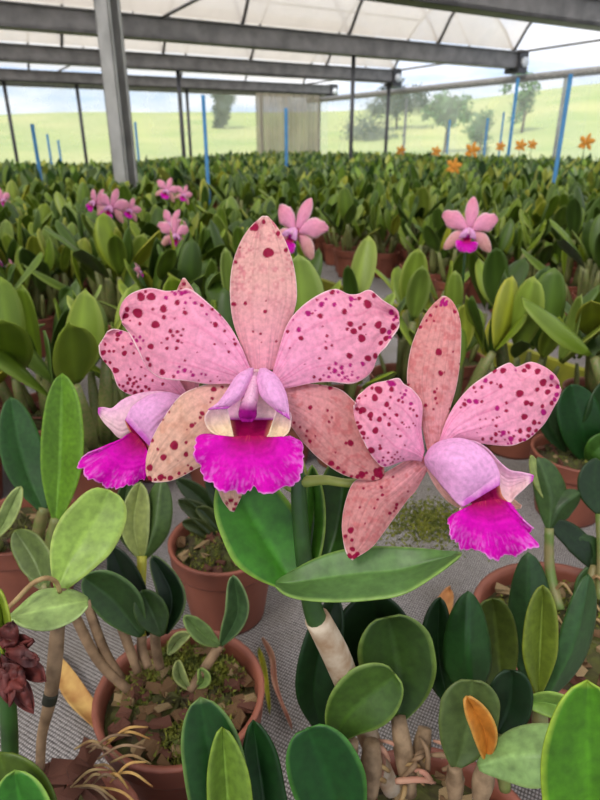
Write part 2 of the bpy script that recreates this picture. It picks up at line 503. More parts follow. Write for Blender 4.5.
for px, dist, ytop, r, lab in blue:
    v = FWD + (px - 300) / F * RIGHT - (ytop - 400) / F * UP
    w = v * dist / math.hypot(v[0], v[1])
    post('blue_stake', (w[0], w[1]), 0, CAMZ + w[2], r, M_BLUE, lab, 'stake', {LB_: 'far left blue stakes', LB2: 'far right blue stakes'}.get(lab), round_=True)

# ------------------------------------------------------------------ outside: ground, hill, trees
M_GRASS = mat_simple('hill_grass', (176, 176, 112), .95, (146, 162, 92), .12, detail=8)
M_OUT = mat_simple('outside_grass', (150, 170, 90), .95, (120, 150, 70), .3)
az = np.radians(np.linspace(-75, 75, 61)); rr = np.array([14, 18, 25, 35, 50, 70, 95, 120, 160])
hv = []; 
for r in rr:
    for q in az:
        px = 300 + 653 * math.tan(max(-1.2, min(1.2, q)))
        ridge = .034 + .034 * max(0, min(1.6, (px - 150) / 450)) + .006 * math.sin(px * .013)
        s = min(1, max(0, (r - 22) / 90)); s = s * s * (3 - 2 * s)
        z = -.05 + s * (CAMZ + ridge * r) * (1 if r <= 120 else .97)
        hv.append((r * math.sin(q), r * math.cos(q), z))
nq = len(az)
hf = [(i * nq + j, i * nq + j + 1, (i + 1) * nq + j + 1, (i + 1) * nq + j) for i in range(len(rr) - 1) for j in range(nq - 1)]
tag(link('hillside', mesh('hillside', hv, hf), M_GRASS), 'pale green grassy hillside beyond the greenhouse wall', 'hill', kind='structure')

M_CROWN = mat_simple('tree_leaves', (96, 132, 78), .7, (70, 104, 62), 1.5)
M_CROWN2 = mat_simple('tree_leaves_dark', (74, 92, 84), .7, (58, 76, 70), 1.5)
def tree(px, ytop, ybase, wpx, dist, label, mat, seed, gap=1.0):
    rg = np.random.default_rng(seed)
    azp = math.atan((px - 300) / 653.0)
    k = .0014 * dist
    ztop = CAMZ + (141 - ytop) * k; zb = CAMZ + (141 - ybase) * k - .6
    w = wpx * k / 2
    o = empty('tree', (dist * math.sin(azp), dist * math.cos(azp), zb), 0, label, 'tree')
    H = ztop - zb
    tr = MB(); tr.tube([(0, 0, -.8), (.02 * H, 0, H * .35), (-.01 * H, 0, H * .8)], [.035 * H, .025 * H, .008 * H], 8)
    for q in range(5):
        a = q * 1.3; tr.tube([(0, 0, H * (.3 + .09 * q)), (w * .6 * math.cos(a), w * .6 * math.sin(a), H * (.5 + .09 * q))], [.012 * H, .004 * H], 5)
    link('trunk', tr.me('trunk', True), M_TRUNK, o)
    V = []; Fc = []
    clumps = rg.normal(size=(14, 3)) * np.array([w * .5, w * .5, H * .2]) + np.array([0, 0, H * .62])
    for c in clumps:
        m = int(130 * gap)
        pts = rg.normal(size=(m, 3)) * w * .24 + c
        for q in pts:
            u = rg.normal(size=3); u /= np.linalg.norm(u); v2 = np.cross(u, rg.normal(size=3)); v2 /= np.linalg.norm(v2)
            s = .05 * H
            b = len(V); V += [q + s * u, q + s * .45 * v2, q - s * u, q - s * .45 * v2]; Fc.append((b, b + 1, b + 2, b + 3))
    tag(link('crown', mesh('crown', V, Fc, smooth=False), mat, o), kind='stuff')
tree(445, 90, 138, 32, 46, 'small bushy green tree beyond the right wall', M_CROWN, 1)
tree(520, 82, 128, 28, 60, 'sparse slender tree standing alone on the hillside', M_CROWN, 2, .35)
tree(395, 86, 122, 34, 70, 'dark tree with a dense crown behind the gutter end', M_CROWN2, 3, 1.6)
tree(222, 94, 128, 20, 75, 'dark narrow tree on the hillside left of the plastic curtain', M_CROWN2, 4, 1.3)
tree(375, 118, 146, 60, 60, 'low grey-green shrubby tree at the foot of the hillside', M_CROWN2, 5)
tree(480, 118, 142, 30, 40, 'low green bush beside the slender hillside tree', M_CROWN, 6)

# ------------------------------------------------------------------ benches
pa = PZ(420, 313, BENCH)          # a point on the front edge of the farther bench
ED = -E2; EN = E1.copy()
def bench(name, n0, n1, s0, s1, label, board):
    c0 = pa * np.array([1, 1, 0])
    o = empty(name, c0 + ED * (s0 + s1) / 2 + EN * (n0 + n1) / 2, 0, label, 'bench', 'plant benches')
    m2 = (s1 - s0) / 2; k2 = (n1 - n0) / 2
    mb = MB(); mb.box((0, 0, BENCH - .004), m2 * ED, k2 * EN, .004 * Z); link('ground_cloth', mb.me('ground_cloth'), M_MAT, o)
    mb = MB(); mb.box((0, 0, BENCH - .028), (m2 - .01) * ED, (k2 - .01) * EN, .02 * Z); link('bench_top', mb.me('bench_top'), M_WOOD, o)
    for s in (-1, 1):
        mb = MB(); mb.box(s * EN * (k2 + .012) + (BENCH - .04) * Z, m2 * ED, .012 * EN, .045 * Z); link('edge_board', mb.me('edge_board'), board, o)
    nl = 6
    for i in range(nl):
        for s in (-1, 1):
            mb = MB(); mb.box(ED * (m2 - .2) * (2 * i / (nl - 1) - 1) + s * EN * (k2 - .08) + (BENCH - .05) / 2 * Z, .035 * ED, .035 * EN, (BENCH - .05) / 2 * Z)
            link('leg', mb.me('leg'), M_WOOD, o)
    return o
bench('bench', -6.0, -.28, -10.4, 4.2, 'bench with grey woven cloth carrying the near terracotta pots', M_WOOD)
bench('bench', 0.0, A_END - .1 - float(pa @ E1), -10.4, 4.4, 'wide bench with yellow-green edge board under the rows behind', M_YEL)
def on_bench(x, y):
    q = np.array([x, y, 0]) - pa * np.array([1, 1, 0]); n = q @ EN
    return 1 if n < -.36 else (2 if n > .08 else 0)

# ------------------------------------------------------------------ plant pieces
def prof(t, peak=.55, tipr=.55, base=.14):
    """half-width profile of a strap-ovate orchid leaf"""
    t = np.asarray(t, float)
    a = np.where(t < peak, base + (1 - base) * np.sin(np.clip(t / peak, 0, 1) * math.pi / 2) ** .9,
                 np.clip(1 - ((t - peak) / (1 - peak)) ** (1.5 + 1.2 * tipr), 0, 1) ** (.62))
    return a

def leaf_colour(T, U, c, rim=None, rib=1.25, seed=0):
    c = lin(c) * np.array([.74, .64, .46]); c = c * min(1.2, (c.mean() / .075) ** .38); e = np.abs(2 * U - 1)
    n = vnoise(T * 6 + seed, U * 5 + seed * 1.7)
    k = (.82 + .36 * n)[..., None] * np.ones(3)
    col = c * k
    col = col * (1 + (rib - 1) * np.exp(-(e / .07) ** 2))[..., None]
    r = lin(rim) if rim is not None else np.clip(c * np.array([1.9, 1.6, 1.2]), 0, 1)
    m = np.clip((e - .94) / .05, 0, 1) * .5
    m = np.maximum(m, np.clip((T - .975) / .02, 0, 1) * .5)[..., None]
    return col * (1 - m) + r * m

def leaf_px(parent, mid, w, c, peak=.5, tipr=.5, fold=.009, tilt=0.0, bow=0.0, rim=None, name='leaf', base=.14, seed=None, thick=.0022, nr=30, nc=15, wave=0.0, rib=1.25, label=None):
    """leaf along a photo-space midline of (x, y, depth) points, w = full width in photo pixels"""
    seed = random.random() * 50 if seed is None else seed
    m = crom(mid, nr)
    tan = np.gradient(m[:, :2], axis=0); tan /= np.linalg.norm(tan, axis=1, keepdims=True) + 1e-9
    nrm = np.stack([-tan[:, 1], tan[:, 0]], 1)
    t = np.linspace(0, 1, nr); hw = prof(t, peak, tipr, base) * w / 2
    u = np.linspace(0, 1, nc)
    s = (2 * u - 1)
    asym = .10 * math.sin(seed * 3.1)
    hs = hw[:, None] * s * (1 + asym * np.sign(s)) * (1 + .09 * (vnoise(t * 5 + seed, t * 0 + seed)[:, None] - .5))
    if tipr >= 1.0:                       # slightly notched tip
        m[-1, :2] -= tan[-1] * w * .055; m[-2, :2] -= tan[-1] * w * .012
    X = m[:, None, 0] + nrm[:, None, 0] * hs
    Y = m[:, None, 1] + nrm[:, None, 1] * hs
    T, U = np.meshgrid(t, u, indexing='ij')
    S = 2 * U - 1
    D = m[:, None, 2] + fold * (np.abs(S) - .5) * -1.0 * (hw / hw.max())[:, None] + tilt * S * (hw / hw.max())[:, None] + bow * np.sin(math.pi * T)
    D = D + wave * np.sin(T * 9 + seed) * S
    D = D + .0015 * (vnoise(T * 4 + seed, U * 3) - .5)
    G = P(X, Y, D)
    o0 = np.array(parent.location) if parent.parent is None else np.zeros(3)
    ob = link(name, thick_grid(G - o0, thick, leaf_colour(T, U, c, rim, rib, seed), 'leaf'), M_LEAF, parent)
    if label: ob['label'] = label
    return ob

def tube_px(parent, pts, rpx, mat, name, n=10, steps=None):
    """tube along photo-space (x, y, depth) points; radius in photo pixels"""
    rp_ = rpx if hasattr(rpx, '__len__') else [rpx] * len(pts)
    k = steps or max(6, 4 * len(pts))
    q = crom([tuple(p) + (r,) for p, r in zip(pts, rp_)], k)
    W = P(q[:, 0], q[:, 1], q[:, 2]) - np.array(parent.location)
    mb = MB(); mb.tube(W, q[:, 3] * q[:, 2] / F, n)
    return link(name, mb.me(name, True), mat, parent)

def pot_me(R, H=.125):
    prf = [(0, .004), (R * .66, .004), (R * .70, 0), (R * .72, .006), (R * .90, H * .72), (R * .91, H * .74), (R * .985, H * .76), (R * 1.0, H * .79), (R * 1.015, H * .955),
           (R * 1.03, H * .97), (R * 1.03, H * .995), (R * 1.0, H), (R * .955, H * .99), (R * .94, H * .93), (R * .90, H * .70), (R * .7, H * .1), (0, H * .1)]
    mb = MB(); mb.lathe(prf, 36)
    return mb.me('pot', True)
def soil_me(R, H, bump=.010, seed=0, dome=.012):
    rg = np.random.default_rng(seed); n = 30; m = 9
    V = [(0, 0, H * .82 + dome)]
    for i in range(1, m + 1):
        for k in range(n):
            a = 2 * math.pi * k / n; r = R * .93 * i / m
            V.append((r * math.cos(a), r * math.sin(a), H * .82 + dome * (1 - (i / m) ** 2) + (rg.random() - .5) * bump * (1 if i < m else .2)))
    f = [(0, 1 + k, 1 + (k + 1) % n) for k in range(n)]
    for i in range(m - 1):
        for k in range(n):
            f.append((1 + i * n + k, 1 + (i + 1) * n + k, 1 + (i + 1) * n + (k + 1) % n, 1 + i * n + (k + 1) % n))
    return mesh('substrate', V, f, smooth=False)
chip_mes = []
for s in range(5):
    rg = np.random.default_rng(40 + s)
    v = np.array([(x, y, z) for z in (-1, 1) for y in (-1, 1) for x in (-1, 1)]) * np.array([1.0, .55, .3]) + rg.normal(size=(8, 3)) * .24
    chip_mes.append(mesh('bark_chip', v, [(0, 2, 3, 1), (4, 5, 7, 6), (0, 1, 5, 4), (2, 6, 7, 3), (0, 4, 6, 2), (1, 3, 7, 5)], smooth=False))
M_BARKS = [M_BARK, mat_simple('bark_red', (104, 60, 42), .85, (70, 40, 30), 70), mat_simple('bark_pale', (156, 132, 92), .85, (112, 90, 62), 70)]
chip_set = []
for k, m_ in enumerate(M_BARKS):
    for me_ in chip_mes:
        c_ = me_.copy(); c_.materials.clear(); c_.materials.append(m_); chip_set.append(c_)

def chips(parent, R, z, n, seed, size=.0072, ring=1.0):
    rg = np.random.default_rng(seed)
    for k in range(n):
        a = rg.random() * 6.283; r = R * ring * math.sqrt(rg.random())
        s = size * (.6 + .8 * rg.random())
        mw = Matrix.Translation((r * math.cos(a), r * math.sin(a), z + rg.random() * .008)) @ Matrix.Rotation(rg.random() * 6, 4, 'Z') @ Matrix.Rotation((rg.random() - .5) * 1.2, 4, 'X') @ Matrix.Scale(s, 4)
        link('bark_chip', chip_set[rg.integers(len(chip_set))], None, parent, mw)
def moss(parent, R, z, n, seed):
    rg = np.random.default_rng(seed); V = []; Fc = []
    cl = [(rg.random() * 6.283, R * math.sqrt(rg.random())) for _ in range(9)]
    for k in range(n):
        a, r = cl[rg.integers(9)]
        q = np.array([r * math.cos(a), r * math.sin(a), z]) + rg.normal(size=3) * np.array([.012, .012, .004])
        if math.hypot(q[0], q[1]) > R: continue
        u = rg.normal(size=3); u[2] = abs(u[2]) + .4; u *= .006 / np.linalg.norm(u); v2 = np.cross(u, rg.normal(size=3)); v2 *= .0016 / (np.linalg.norm(v2) + 1e-9)
        b = len(V); V += [q - v2, q + v2, q + u]; Fc.append((b, b + 1, b + 2))
    tag(link('moss', mesh('moss', V, Fc, smooth=False), M_MOSS, parent), kind='stuff')

def pot_at(name, px, py, D, label, cat='potted plant', group=None, nchip=40, nmoss=1400, seed=0, H=.125):
    c = PZ(px, py, BENCH + H)
    o = empty(name, (c[0], c[1], BENCH), 0, label, cat, group)
    pt = link('pot', pot_me(D / 2, H), M_POT, o)
    so = link('substrate', soil_me(D / 2, H, seed=seed), M_SOIL, o)
    chips(o, D / 2 * .86, H * .82 + .008, nchip, seed)
    if nmoss: moss(o, D / 2 * .84, H * .82 + .008, nmoss, seed + 3)
    return o

# ------------------------------------------------------------------ flowers
def Zc(ox, oy, s, pts):           # coordinates measured in an enlarged crop -> photo pixels
    return [(ox + p[0] / s, oy + p[1] / s) + tuple((q / s if i == 0 else q) for i, q in enumerate(p[2:])) for p in pts]

PINK = (240, 156, 190); PINKD = (226, 128, 166); SALM = (232, 170, 160); TAN = (228, 186, 158)
CRIM = (148, 0, 58); MAGS = (170, 6, 112)
def paint(X, Y, T, U, kind, spots, seed, edges=True):
    rg = np.random.default_rng(seed)
    n1 = vnoise(U * 34 + seed + 1.5 * vnoise(T * 3, U * 3), T * 2.2)
    n2 = vnoise(X * .16 + seed, Y * .16); n3 = vnoise(X * .45, Y * .45 + seed)
    one = np.ones(X.shape + (3,))
    if kind == 'petal':
        a = lin((246, 168, 206)); b = lin((238, 160, 182)); col = a + (b - a) * np.clip(T * 1.3, 0, 1)[..., None]
        col = col * (1 - .30 * np.clip((n1 - .55) * 3, 0, 1) * np.clip(1.3 - T, 0.3, 1))[..., None] ** np.array([.35, 1.2, .8])
        col = col * (.92 + .16 * n2)[..., None]
    elif kind == 'sepal':
        a = lin((244, 166, 186)); b = lin((230, 176, 168)); col = a + (b - a) * np.clip(T * 1.9 - .1, 0, 1)[..., None]
        m = np.clip((n2 * .6 + n3 * .6 - .62) * 4, 0, 1) * np.clip(T * 2.4 - .5, 0, 1) * (.35 + .65 * np.abs(2 * U - 1))
        col = col * (1 - m[..., None] * .85) + lin((198, 100, 118)) * m[..., None] * .85
        col = col * (1 - .16 * np.clip((n1 - .5) * 3, 0, 1))[..., None]
    elif kind == 'sepal_tan':
        a = lin((240, 178, 178)); b = lin((228, 184, 160)); col = a + (b - a) * np.clip(T * 2.2, 0, 1)[..., None]
        m = np.clip((n2 - .55) * 3, 0, 1) * .45
        col = col * (1 - m[..., None]) + lin((200, 136, 108)) * m[..., None]
        col = col * (1 - .18 * np.clip((n1 - .5) * 3, 0, 1))[..., None]
    elif kind == 'sepal_red':
        a = lin((232, 160, 168)); b = lin((216, 150, 146)); col = a + (b - a) * np.clip(T * 1.9, 0, 1)[..., None]
        m = np.clip((n2 * .7 + n3 * .5 - .55) * 3.2, 0, 1) * .6
        col = col * (1 - m[..., None]) + lin((200, 104, 106)) * m[..., None]
        col = col * (1 - .16 * np.clip((n1 - .5) * 3, 0, 1))[..., None]
    elif kind == 'lobe':            # T runs from the base to the rolled rim
        a = lin((240, 178, 226)); col = one * a
        col = col * (1 - .10 * np.clip((n1 - .5) * 3, 0, 1))[..., None]
        m = np.clip((T - .88 + .10 * (vnoise(U * 5 + seed, T * 2) - .5)) / .09, 0, 1)[..., None] * .85
        col = col * (1 - m) + lin((194, 66, 186)) * m
    elif kind == 'lobe_in':
        m = np.clip(T * 1.6, 0, 1)[..., None]
        col = lin((248, 214, 226)) * (1 - m) + lin((246, 226, 186)) * m
    elif kind == 'lobe_pale':
        a = lin((244, 190, 224)); b = lin((246, 212, 214)); col = a + (b - a) * np.clip(U * 1.3, 0, 1)[..., None]
        m = np.clip((T - .93) / .05, 0, 1)[..., None]
        col = col * (1 - m) + lin((206, 90, 192)) * m
    elif kind == 'lip':              # U runs from the throat to the frilled margin
        a = lin((164, 0, 84)); b = lin((218, 0, 182)); col = a + (b - a) * np.clip(U * 2.6 - .15, 0, 1)[..., None]
        st = vnoise(T * 46 + seed, U * 3.0)
        wv = np.clip((U - .50) / .45, 0, 1) * np.clip((vnoise(T * 130 + seed, U * 13) * .7 + vnoise(T * 20 + seed, U * 6) * .45 - .62) * 4, 0, 1)
        col = col * (1 - .6 * wv[..., None]) + lin((236, 130, 226)) * .6 * wv[..., None]
        y = np.clip(1 - U / .16, 0, 1) * np.clip((st - .55) * 5, 0, 1)
        col = col * (1 - .35 * y[..., None]) + lin((226, 90, 90)) * .35 * y[..., None]
        m = np.clip((U - .965) / .02, 0, 1)[..., None] * .75
        col = col * (1 - m) + lin((246, 170, 236)) * m
    elif kind == 'throat':
        a = lin((232, 170, 110)); b = lin((166, 0, 88)); col = a + (b - a) * np.clip(1.25 - .9 * np.abs(2 * U - 1) ** 4, 0, 1)[..., None]
    elif kind == 'column':
        a = lin((244, 192, 220)); b = lin((176, 20, 146)); m = np.clip((T - .55) / .2, 0, 1)[..., None]
        col = a * (1 - m) + b * m
        col = col * (1 - .2 * np.clip((n3 - .55) * 4, 0, 1))[..., None]
    elif kind == 'orange':
        col = one * lin((226, 160, 66)) * (.85 + .3 * n2)[..., None]
    else:
        col = one * lin(PINK)
    if kind in ('petal', 'sepal', 'sepal_tan', 'sepal_red') and edges:
        e = np.minimum(U, 1 - U)
        m = np.maximum(np.clip((.018 - e) / .010, 0, 1), np.clip((T - .985) / .01, 0, 1))[..., None] * .75
        col = col * (1 - m) + lin((252, 232, 228)) * m
    for sp in spots:
        x, y, r = sp[:3]
        c = CRIM if (len(sp) < 4 or sp[3] == 0) else MAGS
        j = rg.random() * 9
        ang = np.arctan2(Y - y, X - x)
        d = np.hypot(X - x, Y - y) * (1 + .08 * np.sin(ang * 2 + j) + .05 * np.sin(ang * 3 + 2 * j))
        m = np.clip((r - d) / .7 + .5, 0, 1)[..., None] * .98
        col = col * (1 - m) + lin(c) * m
    return np.clip(col * np.array([.90, .84, .86]), 0, 1)

def rand_spots(A, B, n, seed, zone, r=(.7, 1.9), kind=1):
    """small random spots inside the outline; zone(t, u) -> chance"""
    rg = np.random.default_rng(seed); a = crom(A, 50); b = crom(B, 50); out = []
    tries = 0
    while len(out) < n and tries < 4000:
        tries += 1
        t = rg.random(); u = rg.random()
        if rg.random() < zone(t, u):
            i = int(t * 49); q = a[i] * (1 - u) + b[i] * u
            out.append((q[0], q[1], r[0] + (r[1] - r[0]) * rg.random() ** 2, kind if rg.random() < .7 else 1 - kind))
    return out

def flower_piece(parent, name, A, B, kind, d, cup=0.0, ruffle=0.0, rf=9.0, spots=(), nr=64, nc=44, thick=.0009, seed=1, mapf=None, tiltu=0.0, frill=0.0, depth=None, edge_roll=0.0, label=None, paint_kind=None):
    """surface between outline edges A and B (photo pixels, base to tip); d = depths along the length"""
    a = crom(A, nr); b = crom(B, nr)
    t = np.linspace(0, 1, nr); u = np.linspace(0, 1, nc)
    T, U = np.meshgrid(t, u, indexing='ij')
    uu = U
    XY = a[:, None, :] * (1 - uu[..., None]) + b[:, None, :] * uu[..., None]
    X, Y = XY[..., 0].copy(), XY[..., 1].copy()
    if frill:
        dv = b - a; L = np.linalg.norm(dv, axis=1) + 1e-9; dv /= L[:, None]
        j = (vnoise(t * 30 + seed, t * 0 + seed) - .5) * 2 + (vnoise(t * 75 + seed, t * 0) - .5) * 1.2
        k = frill * j[:, None] * np.clip((U - .6) / .4, 0, 1) ** 1.5
        X += dv[:, 0:1] * k; Y += dv[:, 1:2] * k
    dd = np.interp(t, np.linspace(0, 1, len(d)), d)[:, None] * np.ones_like(U)
    e = np.abs(2 * U - 1)
    dd = dd - cup * (1 - e ** 2) * np.sin(np.clip(T * 1.05 + .06, 0, 1) * math.pi) ** .6
    dd = dd + tiltu * (U - .5)
    if depth is not None:
        dd = dd + depth(T, U)
    if ruffle:
        dd = dd + ruffle * np.sin(T * rf * 2 + seed) * e ** 3 * np.clip(T * 2 - .3, 0, 1)
        dd = dd + ruffle * .6 * np.sin(U * rf * 1.7 + seed * 2) * np.clip((T - .7) / .3, 0, 1)
    dd = dd + .0006 * (vnoise(U * 16 + seed, T * 3) - .5)
    col = paint(X, Y, T, U, paint_kind or kind, spots, seed)
    if mapf is None:
        G = P(X, Y, dd) - np.array(parent['_o'])
    else:
        G = mapf(X, Y, dd)
    me = thick_grid(G, thick, col, name)
    if parent is None:
        me.materials.append(M_PETAL); return me
    o = link(name, me, M_PETAL, parent)
    if label: o['label'] = label
    return o

def flower_root(parent, label):
    o = bpy.data.objects.new('flower', None); COL.objects.link(o); o.parent = parent; o.empty_display_size = .02
    o['label'] = label
    return o

# outlines in photo pixels
M_DORS = ([(248, 370), (242, 348), (233, 321), (230, 294), (232, 267), (240, 243), (251, 226), (263, 216)],
          [(276, 370), (285, 338), (294, 312), (297, 294), (294, 267), (287, 245), (278, 228), (267, 216)])
M_LPET = ([(252, 374), (240, 344), (226, 321), (206, 301), (190, 289), (180, 290), (166, 291), (150, 288), (134, 292), (124, 300), (120, 312), (122, 320)],
          [(250, 388), (231, 384), (208, 384), (186, 381), (172, 380), (158, 377), (146, 366), (138, 350), (131, 336), (126, 328), (123, 324), (122, 322)])
M_RPET = ([(272, 376), (279, 350), (287, 325), (300, 308), (318, 295), (335, 289), (348, 294), (358, 294), (370, 290), (383, 300), (396, 309), (399, 318)],
          [(274, 390), (293, 387), (313, 383), (330, 382), (350, 384), (362, 380), (372, 371), (378, 356), (386, 347), (393, 336), (398, 328), (399, 322)])
M_LSEP = ([(246, 386), (228, 383), (212, 384), (195, 388), (179, 397), (163, 419), (153, 437), (147, 455), (146, 470), (149, 480)],
          [(250, 415), (235, 438), (222, 452), (208, 463), (196, 469), (185, 475), (174, 480), (164, 482), (156, 482), (151, 481)])
M_RSEP = ([(278, 388), (296, 385), (312, 384), (337, 388), (352, 399), (364, 414), (375, 435), (382, 455), (384, 468), (383, 476)],
          [(272, 405), (290, 425), (302, 441), (316, 456), (330, 467), (342, 474), (353, 478), (365, 480), (375, 480), (382, 478)])
R_DORS = ([(428, 452), (420, 419), (411, 397), (407, 379), (410, 352), (418, 329), (429, 309), (443, 296)],
          [(442, 445), (449, 412), (456, 388), (460, 361), (461, 329), (458, 312), (452, 301), (445, 296)])
R_LPET = ([(424, 452), (421, 428), (422, 404), (413, 390), (404, 384), (398, 378), (385, 381), (373, 384), (360, 394), (356, 402)],
          [(422, 461), (412, 460), (400, 462), (384, 467), (374, 459), (368, 450), (362, 438), (357, 425), (354, 413), (354, 405)])
R_RPET = ([(438, 446), (449, 415), (467, 390), (488, 374), (508, 363), (516, 367), (530, 362), (543, 366), (553, 373), (559, 382)],
          [(446, 446), (463, 440), (485, 444), (508, 446), (520, 443), (530, 438), (544, 424), (553, 409), (559, 398), (561, 389)])
R_LSEP = ([(424, 456), (409, 459), (390, 470), (373, 478), (355, 481), (346, 500), (342, 523), (344, 545), (349, 558)],
          [(427, 470), (416, 490), (408, 499), (400, 510), (392, 521), (384, 532), (374, 545), (364, 553), (352, 560)])
R_RSEP = ([(432, 458), (450, 468), (470, 478), (490, 486), (508, 494), (522, 506)],
          [(426, 468), (436, 487), (450, 503), (470, 512), (495, 514), (521, 508)])
L_PET = ([(186, 392), (170, 366), (152, 346), (136, 336), (124, 331), (114, 329), (107, 332)],
         [(180, 400), (158, 394), (136, 396), (119, 388), (112, 371), (101, 357), (99, 345)])
L_DORS = ([(178, 400), (172, 370), (168, 340), (170, 310), (177, 290), (183, 278)], [(196, 398), (202, 370), (203, 340), (200, 310), (194, 291), (185, 278)])

S_ML = Zc(110, 270, 4, [(125, 108, 17), (165, 108, 17), (143, 87, 7), (70, 157, 10), (63, 183, 14), (113, 172, 20), (172, 158, 6), (215, 157, 15), (217, 190, 9), (183, 219, 16),
    (121, 216, 7), (82, 204, 4), (225, 113, 9, 1), (270, 132, 11), (303, 132, 7, 1), (301, 172, 10), (297, 155, 4), (262, 97, 8, 1), (287, 95, 10, 1), (303, 90, 9, 1), (276, 85, 6, 1), (250, 88, 5, 1), (322, 113, 5, 1),
    (320, 90, 4, 1), (368, 142, 8), (341, 133, 8, 1), (409, 158, 7), (387, 178, 5, 1), (442, 180, 6), (422, 220, 11), (404, 211, 4), (458, 245, 6), (243, 245, 9), (270, 247, 8), (252, 263, 7), (294, 238, 5),
    (285, 262, 6), (230, 275, 7), (273, 284, 8), (288, 291, 4), (267, 313, 8), (229, 313, 7), (207, 291, 4), (165, 306, 12), (153, 355, 9), (162, 379, 8), (211, 408, 12), (256, 426, 7), (300, 362, 5), (278, 387, 5, 1),
    (299, 401, 9, 1), (273, 408, 7, 1), (324, 406, 5, 1), (332, 420, 8, 1), (367, 415, 5, 1), (383, 418, 5, 1), (495, 279, 5), (501, 297, 7), (475, 328, 6), (418, 297, 5), (494, 243, 3), (462, 296, 3), (350, 330, 3),
    (355, 440, 4), (402, 443, 4), (430, 425, 3), (440, 440, 3), (260, 195, 4), (122, 268, 6, 1), (108, 283, 8, 1), (122, 314, 7, 1), (135, 282, 5, 1), (96, 268, 6, 1)])
S_MR = Zc(270, 270, 4.286, [(266, 97, 11), (290, 97, 6, 1), (240, 126, 7, 1), (200, 129, 6), (220, 149, 12, 1), (163, 187, 13, 1), (215, 198, 12), (183, 187, 5), (275, 150, 10, 1), (347, 126, 12, 1), (382, 124, 9), (344, 153, 8, 1),
    (365, 128, 5, 1), (418, 147, 18), (446, 110, 11), (318, 180, 12), (343, 232, 13), (358, 263, 14), (330, 254, 8), (386, 249, 10), (403, 234, 8), (392, 293, 17), (410, 277, 3), (463, 236, 16), (482, 260, 14), (520, 181, 14, 1),
    (541, 203, 10, 1), (527, 244, 14), (509, 267, 11, 1), (497, 294, 13), (474, 313, 11), (530, 215, 7, 1), (515, 290, 8, 1), (418, 378, 14), (450, 368, 12), (340, 368, 13), (343, 408, 8, 1), (396, 402, 10, 1), (124, 257, 11, 1),
    (77, 265, 8), (133, 293, 11), (225, 243, 4), (244, 283, 7), (240, 334, 8), (265, 323, 6), (238, 308, 4), (212, 379, 6), (281, 401, 8, 1), (253, 421, 8), (277, 432, 11, 1), (306, 418, 10, 1), (310, 440, 8, 1), (295, 450, 7, 1),
    (320, 462, 7, 1), (335, 470, 6, 1), (350, 450, 6, 1), (252, 457, 7, 1), (189, 457, 7), (215, 468, 7), (230, 450, 5, 1), (375, 461, 6, 1), (330, 455, 5, 1), (308, 470, 5, 1), (352, 436, 4, 1), (260, 440, 4, 1), (85, 335, 4), (148, 404, 3), (195, 175, 4, 1), (100, 215, 4, 1)])
S_MD = Zc(220, 205, 4.444, [(157, 102, 17), (194, 76, 10), (257, 129, 11), (214, 214, 23), (292, 202, 10), (72, 255, 8), (63, 441, 11), (114, 438, 9), (201, 474, 9), (205, 427, 4), (148, 562, 5), (181, 572, 6), (185, 611, 3), (249, 606, 6), (90, 190, 5), (140, 108, 9)])
S_MLS = Zc(140, 375, 5, [(370, 73, 14), (412, 62, 8), (362, 118, 9), (312, 192, 12), (302, 213, 8), (352, 137, 5), (261, 252, 13), (277, 241, 6), (236, 273, 4), (172, 352, 22), (231, 337, 9), (230, 396, 13), (118, 411, 16), (91, 371, 8),
    (64, 328, 10), (50, 463, 17), (104, 511, 17), (48, 520, 15), (77, 524, 9), (125, 512, 8), (152, 514, 14), (195, 490, 9), (256, 466, 11), (240, 450, 6), (190, 428, 3), (118, 224, 6), (148, 187, 6), (172, 145, 4), (290, 62, 4), (225, 490, 6)])
S_MRS = Zc(280, 370, 4, [(200, 73, 9), (160, 58, 6), (121, 150, 9), (190, 162, 6), (196, 207, 6), (207, 190, 5), (57, 210, 6), (81, 228, 5), (108, 243, 6), (105, 263, 5), (120, 284, 8), (142, 263, 4), (282, 292, 13), (264, 292, 7), (205, 372, 12), (232, 390, 8),
    (327, 417, 14), (310, 425, 9), (255, 408, 7), (390, 410, 19), (405, 425, 12), (372, 432, 9), (400, 395, 9), (285, 425, 7), (222, 329, 4), (345, 410, 7)])
S_RD = Zc(395, 285, 4.85, [(228, 82, 12, 1), (243, 95, 12, 1), (250, 82, 8, 1), (222, 100, 7, 1), (238, 68, 6, 1), (288, 131, 10), (172, 149, 9), (153, 174, 7), (189, 176, 6), (124, 206, 9), (211, 327, 17), (279, 324, 5), (220, 428, 13), (191, 519, 9), (202, 503, 5),
    (195, 550, 8), (202, 574, 5), (149, 584, 9), (186, 602, 5), (312, 383, 5), (266, 602, 8), (65, 484, 8), (312, 156, 5), (200, 107, 7), (238, 424, 4)])
